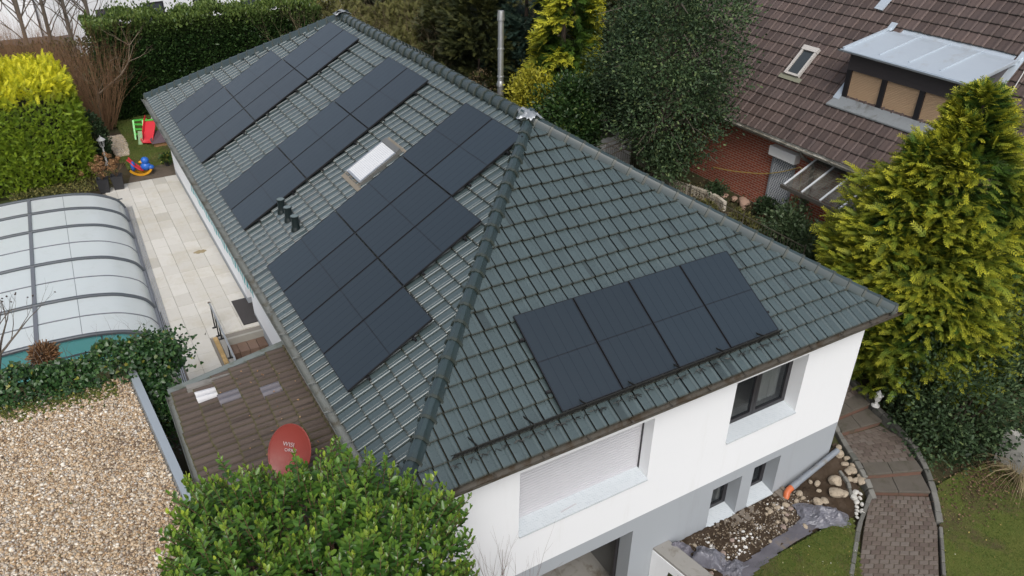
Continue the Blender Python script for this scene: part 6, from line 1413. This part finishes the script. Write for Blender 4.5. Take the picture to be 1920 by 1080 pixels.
yc = thing('yellow_conifer', 'tall yellow-tipped conifer with drooping sprays left of the big dark tree', 'tree'); trunk(yc, [(12.55, 15.0, -2.7), (12.55, 15, 1), (12.55, 15, 5.2)], .15)
conifer(yc, (12.75, 15.1, -2.6), 9.2, 1.35, 9500, M_GOLD, 75, lambda t: (1 - t) ** .6, .46, .9, drop=.5, T=(SPV2, SPF2), low=.2)
bush_thing('yellow_shrub', 'loose yellow-leaved shrub at the foot of the yellow conifer', 'shrub', (11.35, 14.9, -.45), (.9, .9, 1.35), 7500, LEAF_V, LEAF_F, .11, M_YSHRUB, 77, lump=.15, f=3, depth=.55, cl=150, clr=.16)
bc_ = thing('blue_conifer', 'blue-green conifer behind the steel flue pipe and yellow conifer', 'tree'); trunk(bc_, [(13.3, 18.6, -2.7), (13.3, 18.6, 3.6)], .14)
conifer(bc_, (13.3, 18.6, -2.6), 7.5, 1.5, 9000, M_BLUE, 79, lambda t: (1 - t) ** .5, .5, 0)
for i, (x, y, h, r, lb) in enumerate(((11.6, 19.2, 5.6, 1.25, 'dark yew column directly behind the steel flue pipe'), (12.6, 22.4, 6.2, 1.5, 'dark olive yew left of the flue pipe farther back'), (15.6, 16.8, 7.0, 1.7, 'dark conifer mostly hidden behind the yellow conifer'))):
    t = thing('yew_tree', lb, 'tree', group='dark yews behind the house'); trunk(t, [(x, y, -2.7), (x, y, h * .5 - 2.6)], .14); conifer(t, (x, y, -2.6), h, r, 11000, M_YEW, 81 + i, lambda t: min(1, (1 - t) * 2.6) ** .6, .42, .3, drop=.0)
bush_thing('speckled_shrub', 'thin shrub with sparse tan and reddish leaves beside the flue pipe', 'shrub', (10.95, 17.9, -.9), (.75, .75, 1.35), 1500, SMALL_V, SMALL_F, .07, M_TAN, 91, lump=.2, f=3, depth=.8, stems=12)
for i, (x, y, r, h, lb) in enumerate(((9.6, 22.6, 1.5, 2.6, 'olive shrub overgrown with twigs just behind the far ridge'), (7.9, 24.5, 1.7, 2.8, 'olive-brown shrub behind the far end of the ridge'), (11.6, 25.8, 1.9, 3.3, 'mossy olive tree mass behind the twig thicket'), (14.8, 25.0, 2.4, 4.0, 'olive green tree behind the blue conifer'), (9.3, 29.0, 2.3, 3.2, 'distant olive tree above the far ridge end'))):
    bush_thing('olive_shrub', lb, 'shrub', (x, y, -2.6 + h * .5), (r, r, h * .62), 11000, SPV2, SPF2, .30, M_OLIVE, 95 + i, 'overgrown olive shrubs', lump=.15, f=2, depth=.6, stems=8)
def thicket(x, y, label, seed, n=34, h=3.6, fan=.55, mat=None, depth=2, r=.013, loc_r=.25, group=None, name='bare_shrub', L=.5, spread=.45):
    t = thing(name, label, 'shrub', (0, 0, 0), 0, group); mb = MB(); rnd = random.Random(seed)
    for i in range(n):
        a = rnd.uniform(0, 6.3); k = rnd.random() ** .5 * fan; twigs(mb, (x + loc_r * cos(a) * rnd.random(), y + loc_r * sin(a) * rnd.random(), gz(x, y) - .05), Vector((cos(a) * k, sin(a) * k, 1)), h * L * rnd.uniform(.75, 1.2), r, depth, rnd, .12, 4, (2, 3), spread, .62, .22)
    mb.build('branches', mat or M_TWIG, t, recalc=False); return t
for i, (x, y, h, lb) in enumerate(((6.8, 24.2, 4.2, 'tangled bare shrub rising behind the far ridge end'), (8.6, 22.9, 4.4, 'tangle of bare olive branches behind the middle of the ridge'), (10.3, 21.4, 4.2, 'bare branching shrub left of the dark yews'), (9.9, 25.3, 4.8, 'taller bare thicket behind the olive shrubs'), (12.0, 23.6, 5.0, 'bare thicket in front of the olive yew'), (7.6, 27.2, 4.6, 'bare brown thicket next to the laurel hedge end'))):
    thicket(x, y, lb, 200 + i, 20, h, .5, pm('twig_tone%d' % i, (.27, .205, .12), (.17, .135, .08), .85) if i < 1 else MATS['twig_tone0'], 3, .016, .4, 'bare thickets behind the house', L=.42, spread=.6)
# ---- tall laurel hedge
lh = thing('laurel_hedge', 'tall dark green laurel hedge closing the back garden', 'hedge')
rg = np.random.default_rng(9); n = 46000; side = rg.random(n); x = rg.uniform(-1.0, 8.2, n); ztop = 1.15 + .14 * np.sin(x * 2.1) + .1 * np.sin(x * 5.3)
p = np.empty((n, 3)); nn = np.empty((n, 3)); fr = side < .68
p[:, 0] = x; p[:, 1] = np.where(fr, 27.15 + .16 * np.sin(x * 3) + np.abs(rg.normal(0, .14, n)), rg.uniform(27.1, 28.9, n)); p[:, 2] = np.where(fr, rg.uniform(-2.65, 1.0, n), ztop - np.abs(rg.normal(0, .16, n)) + (rg.random(n) < .10) * rg.uniform(0, .35, n))
nn[:] = np.where(fr[:, None], np.array([0, -1, .35]), np.array([0, -.15, 1])); X = norm(nn + rg.normal(size=(n, 3)) * .55 + UP * .35)
scatter('foliage', LEAF_V, LEAF_F, p, X, norm(np.cross(X, rdir(n))), rg.uniform(.09, .17, n), M_HEDGE, lh, tip=np.where(fr, np.clip((p[:, 2] - .3) * .5, 0, .6), rg.uniform(.1, .9, n)), rnd=np.clip(rg.normal(.5, .25, n), 0, 1))
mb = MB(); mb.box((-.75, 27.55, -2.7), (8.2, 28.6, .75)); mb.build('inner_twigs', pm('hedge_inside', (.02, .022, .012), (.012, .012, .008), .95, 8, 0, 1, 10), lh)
# ---- brown upright shrubs
for i, (x, y, h, f_) in enumerate(((-1.25, 26.4, 4.0, .5), (-2.6, 26.9, 4.1, .42), (-4.0, 26.6, 4.1, .42), (-5.4, 27.0, 4.2, .4), (-3.2, 28.6, 4.3, .4))):
    thicket(x, y, ['brown bare hazel shrub fanning out beside the laurel hedge', 'brown bare hazel shrub, second from the laurel hedge', 'brown bare hazel shrub behind the clipped yellow conifer hedge', 'brown bare hazel shrub at the far left edge', 'brown bare hazel shrub standing in the second row'][i], 300 + i, 130, h, f_, pm('hazel_twig', (.29, .165, .085), (.18, .105, .055), .8) if i == 0 else MATS['hazel_twig'], 2, .0125, .45, 'brown hazel shrubs', 'hazel_shrub', L=.46, spread=.3)
    
bt = thing('bent_branch_tree', 'small bare tree with one long crooked pale branch before the hedge', 'tree'); mb = MB(); rnd = random.Random(2)
mb.tube([(-1.24, 26.3, -2.7), (-1.2, 26.28, -1.9), (-1.15, 26.2, -1.2)], [.07, .06, .05], 8); mb.tube([(-1.15, 26.2, -1.25), (-.75, 26.1, -.95), (-.2, 26.0, -.55), (.15, 25.95, -.1), (.3, 25.9, .5)], [.04, .035, .028, .02, .01], 6)
for q in ((-.75, 26.1, -.95), (-.2, 26.0, -.55), (.15, 25.95, -.1), (.3, 25.9, .5), (-1.15, 26.2, -1.2)):
    for k in range(3): twigs(mb, q, Vector((rnd.uniform(-.6, .9), rnd.uniform(-.3, .2), rnd.uniform(.1, .9))), .6, .014, 2, rnd, .2, 4, (2, 2), .6, .65, .1)
mb.build('branches', pm('pale_branch', (.22, .17, .12), (.15, .115, .08), .8), bt, recalc=False)
# ---- clipped bright conifer hedge
ch_ = thing('clipped_conifer', 'clipped conifer hedge block with bright yellow top and green sides', 'hedge')
rg = np.random.default_rng(17); n = 34000; c = (-4.6, 22.75, -1.25); rad = (2.6, 1.9, 1.72)
p, nn, s = shell_pts(rg, n, c, rad, 7.0, depth=.12); p = lumps(p, c, .03, 1.7, 5); k = p[:, 2] > -2.65; p, nn = p[k], nn[k]; n = len(p)
topw = np.clip((nn[:, 2] - .15) * 1.6, 0, 1) * np.clip((p[:, 2] + .7) * 1.1, 0, 1)
hole = ((p[:, 0] + 4.3) / .8) ** 2 + ((p[:, 1] - 22.1) / .5) ** 2 < 1; topw = np.where(hole, topw * .1, topw)
p[:, 2] += topw * rg.uniform(-.05, .32, n) - np.where(hole & (nn[:, 2] > .5), .3, 0); X = norm(nn * .55 + UP * .55 + rg.normal(size=(n, 3)) * .4); tx = np.clip(np.array([v[0] for v in SPV]), 0, 1)
scatter('foliage', SPV, SPF, p, X, norm(nn + UP * .3 + rg.normal(size=(n, 3)) * .5), np.where(topw > .3, .33, .22) * rg.uniform(.6, 1.2, n), M_GOLD2, ch_, tip=np.clip((topw * rg.uniform(.5, 1.2, n) + .12 * rg.random(n))[:, None] * (.35 + .75 * tx[None, :]), 0, 1), rnd=np.clip(rg.normal(.42, .22, n) - hole * .5, 0, 1))
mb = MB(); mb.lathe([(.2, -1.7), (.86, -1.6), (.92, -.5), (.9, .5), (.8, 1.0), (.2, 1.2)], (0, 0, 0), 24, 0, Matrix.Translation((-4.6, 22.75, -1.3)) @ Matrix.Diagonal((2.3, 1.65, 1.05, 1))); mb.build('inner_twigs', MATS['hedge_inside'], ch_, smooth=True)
bush_thing('cherry_laurel', 'rounded dark laurel bush between the clipped hedge and the pebble bed', 'shrub', (-1.85, 22.75, -1.75), (.55, .6, 1.0), 3600, LEAF_V, LEAF_F, .10, M_DARK, 111, lump=.1, f=3, depth=.4, tips=.03)
n = 3000; p = np.stack([RNG.uniform(-4.6, -1.4, n), RNG.uniform(19.9, 22.2, n), np.full(n, -2.60)], 1); p = p[p[:, 1] < 21.9 + p[:, 0] * .2]; n = len(p)
tag(scatter('undergrowth', LEAF_V, LEAF_F, p, rdir(n) + UP * .7, rdir(n), RNG.uniform(.04, .11, n), M_OLIVE), kind='stuff')
# ---- bare trees far left
for i, (x, y, h) in enumerate(((-4.6, 36, 6.2), (-3.2, 35.2, 6.6), (-2.2, 36.5, 6.0), (-1.4, 34.8, 6.0), (-.4, 36.2, 5.6), (-5.6, 35, 6.4))):
    t = thing('bare_tree', ['bare tree at the far left corner of the picture', 'bare tree with the thickest trunk before the pale building', 'slender bare tree, third from the left edge', 'slender bare tree, fourth from the left edge', 'bare tree nearest the dark window of the white building', 'bare tree outermost left by the pale building'][i], 'tree', group='bare trees before the white building')
    rnd = random.Random(400 + i); mb = MB(); mb.tube([(x, y, -3.4), (x + .1, y, -1), (x + .15, y, 1)], [.12 if i != 1 else .17, .09, .07], 8); mb.build('trunk', M_GTWIG, t)
    mb = MB()
    for k in range(13): z = rnd.uniform(-1.4, 1.0); a = rnd.uniform(0, 6.3); twigs(mb, (x + .1, y, z), Vector((cos(a) * .7, sin(a) * .7, .9)), 1.25, .03, 3, rnd, .2, 4, (2, 3), .55, .66, .15)
    mb.build('branches', M_GTWIG, t, recalc=False)
hl = thing('far_hedge', 'dark low hedge line behind the brown hazel shrubs', 'hedge'); rg = np.random.default_rng(8); n = 9000
p = np.stack([rg.uniform(-9, 2.0, n), rg.uniform(31.2, 32.4, n), rg.uniform(-3.2, -.35, n)], 1); scatter('foliage', LEAF_V, LEAF_F, p, rdir(n) + UP * .3, rdir(n), rg.uniform(.12, .24, n), M_YEW, hl)
# ---- ivy over the garage edge, palm stump, twig tree
iv = thing('ivy', 'thick dark green ivy tumbling over the back edge of gravel roof', 'ivy'); rg = np.random.default_rng(77)
def ivy_cloud(n, f_, nn, s=.075): 
    p = f_(n); k = len(p); return p, norm(nn + rg.normal(size=(k, 3)) * .55), np.full(k, s) * rg.uniform(.6, 1.25, k)
def f1(n):
    t = rg.random(n); x = -1.95 - t * 4.4; top = -.10 - .34 * t + .09 * np.sin(x * 4) - .06 * np.sin(x * 9); y = 6.16 + .10 * (-x - 2) + rg.normal(0, .27, n); dy = (y - (6.16 + .10 * (-x - 2))) / .6
    z = top - 1.1 * dy ** 2 * .9 - np.abs(rg.normal(0, .16, n)); return np.stack([x, y, np.maximum(z, -1.7)], 1)
def f2(n):
    x = rg.normal(-2.28, .15, n); y = rg.uniform(5.05, 6.4, n); z = -.42 - (6.4 - y) * .55 - np.abs(rg.normal(0, .35, n)); return np.stack([x, y, z], 1)
def f3(n):
    x = rg.normal(-2.15, .25, n); y = rg.normal(6.25, .22, n); z = -.25 - rg.random(n) * .75; return np.stack([x, y, z], 1)
def f4(n):      # creeping over the gravel
    t = rg.random(n); x = -3.1 - 3.0 * t; y = 6.05 + .10 * (-x - 2.6) - np.abs(rg.normal(0, .16, n)) - .1; return np.stack([x, y, -.71 + rg.random(n) * .09], 1)
PS = [ivy_cloud(7500, f1, np.array([0, -.5, .8])), ivy_cloud(2600, f2, np.array([-.2, -.3, .9])), ivy_cloud(2600, f3, np.array([.1, -.5, .7])), ivy_cloud(900, f4, np.array([0, -.2, 1.0]), .05)]
p = np.concatenate([a for a, b, c in PS]); nn = np.concatenate([b for a, b, c in PS]); s = np.concatenate([c for a, b, c in PS]); n = len(p)
X = norm(np.cross(nn, rdir(n)) - UP * .35); scatter('leaves', IVY_V, LEAF_F, p, X, nn, s, M_IVY, iv, rnd=np.clip(rg.normal(.5, .25, n), 0, 1))
mb = MB(); rnd = random.Random(5)
for i in range(30):
    x = rnd.uniform(-4.5, -1.95); y = 6.3 + .12 * (-x - 2) + rnd.gauss(0, .1); twigs(mb, (x, y, -.5), Vector((rnd.uniform(-.5, .7), rnd.uniform(-.4, .5), rnd.uniform(-.1, 1))), .4, .007, 2, rnd, .3, 3, (1, 2), .6, .7, .05)
mb.build('stems', M_GTWIG, iv, recalc=False)
n = 700; x = rg.uniform(-4.7, -2.9, n); y = 5.72 + .11 * (-x - 2.6) + rg.normal(0, .16, n)
tag(scatter('moss', OCT_V, OCT_F, np.stack([x, y, np.full(n, -.735)], 1), rdir(n), rdir(n), rg.uniform(.015, .045, n), leaf_mat('moss_green', [(0, (.035, .045, .008)), (1, (.11, .12, .02))], .95, 0)), kind='stuff')
ps = thing('palm_stump', 'cut-back palm stump with brown fibre and radiating stubs beside the ivy', 'palm', (-3.9, 7.0, -.50)); mb = MB(); rnd = random.Random(6)
mb.tube([(0, 0, -2.1), (.02, 0, -.5), (.02, 0, -.02)], [.12, .13, .12], 12); mb.build('trunk', pm('palm_fibre', (.15, .075, .03), (.09, .045, .02), .95, 14, 0, 1, 30), ps)
mb = MB()
for i in range(75):
    a = rnd.uniform(0, 6.3); el = rnd.uniform(.05, 1.4); d = Vector((cos(a) * cos(el), sin(a) * cos(el), sin(el))); mb.bar(d * .12, d * rnd.uniform(.24, .34), .022, .012, (0, 0, 1) if el < 1.2 else (1, 0, 0))
mb.build('stubs', pm('cut_stub', (.24, .13, .06), (.14, .08, .04), .85, 9), ps)
rg = np.random.default_rng(5); d = norm(rg.normal(size=(1500, 3)) + UP * .25); scatter('fibre', SMALL_V, SMALL_F, d * rg.uniform(.10, .22, (1500, 1)), d + rdir(1500) * .7, rdir(1500), rg.uniform(.04, .10, 1500), leaf_mat('fibre_brown', [(0, (.07, .03, .012)), (.7, (.17, .08, .03)), (1, (.28, .15, .06))], .9, .1), ps, aspect=np.full(1500, .5))
tt = thing('budding_tree', 'small bare tree with dark buds in front of the pool cover', 'tree'); mb = MB(); rnd = random.Random(14); ends = []
mb.tube([(-4.95, 7.2, -2.6), (-4.75, 7.2, -.9), (-4.55, 7.2, -.32)], [.05, .045, .04], 8)
for k, d in enumerate(((.35, 0, .8), (-.1, .2, 1), (.6, -.1, .55), (.1, -.2, 1))): twigs(mb, (-4.55, 7.2, -.35), d, .62, .024, 3, rnd, .2, 5, (2, 3), .5, .66, .22, ends)
mb.build('branches', M_GTWIG, tt, recalc=False); e_ = np.array([a for a, b in ends])[::3]; scatter('buds', OCT_V, OCT_F, e_, rdir(len(e_)), rdir(len(e_)), np.full(len(e_), .022), leaf_mat('dark_bud', [(0, (.03, .025, .02)), (1, (.07, .05, .04))], .8, 0), tt)
n = 900; p = np.stack([RNG.uniform(-6.5, -1.9, n), RNG.uniform(6.4, 9.2, n), np.full(n, -2.6)], 1)
tag(scatter('undergrowth', IVY_V, LEAF_F, p, rdir(n) + UP * .4, rdir(n) + UP, RNG.uniform(.06, .13, n), M_IVY), kind='stuff')
# ---- woodland beyond everything
wd = []; rg = np.random.default_rng(2)
for i in range(26):
    c = np.array([rg.uniform(6, 60), rg.uniform(44, 70), rg.uniform(-4, -1)]); k = 420; d = norm(rg.normal(size=(k, 3))); wd.append(c + d * np.array([3, 3, 4.5]) * rg.uniform(.6, 1, (k, 1)))
p = np.concatenate(wd); n = len(p); tag(scatter('woodland', SPV2, SPF2, p, rdir(n) + UP * .3, rdir(n), rg.uniform(.8, 1.6, n), M_YEW), kind='stuff')
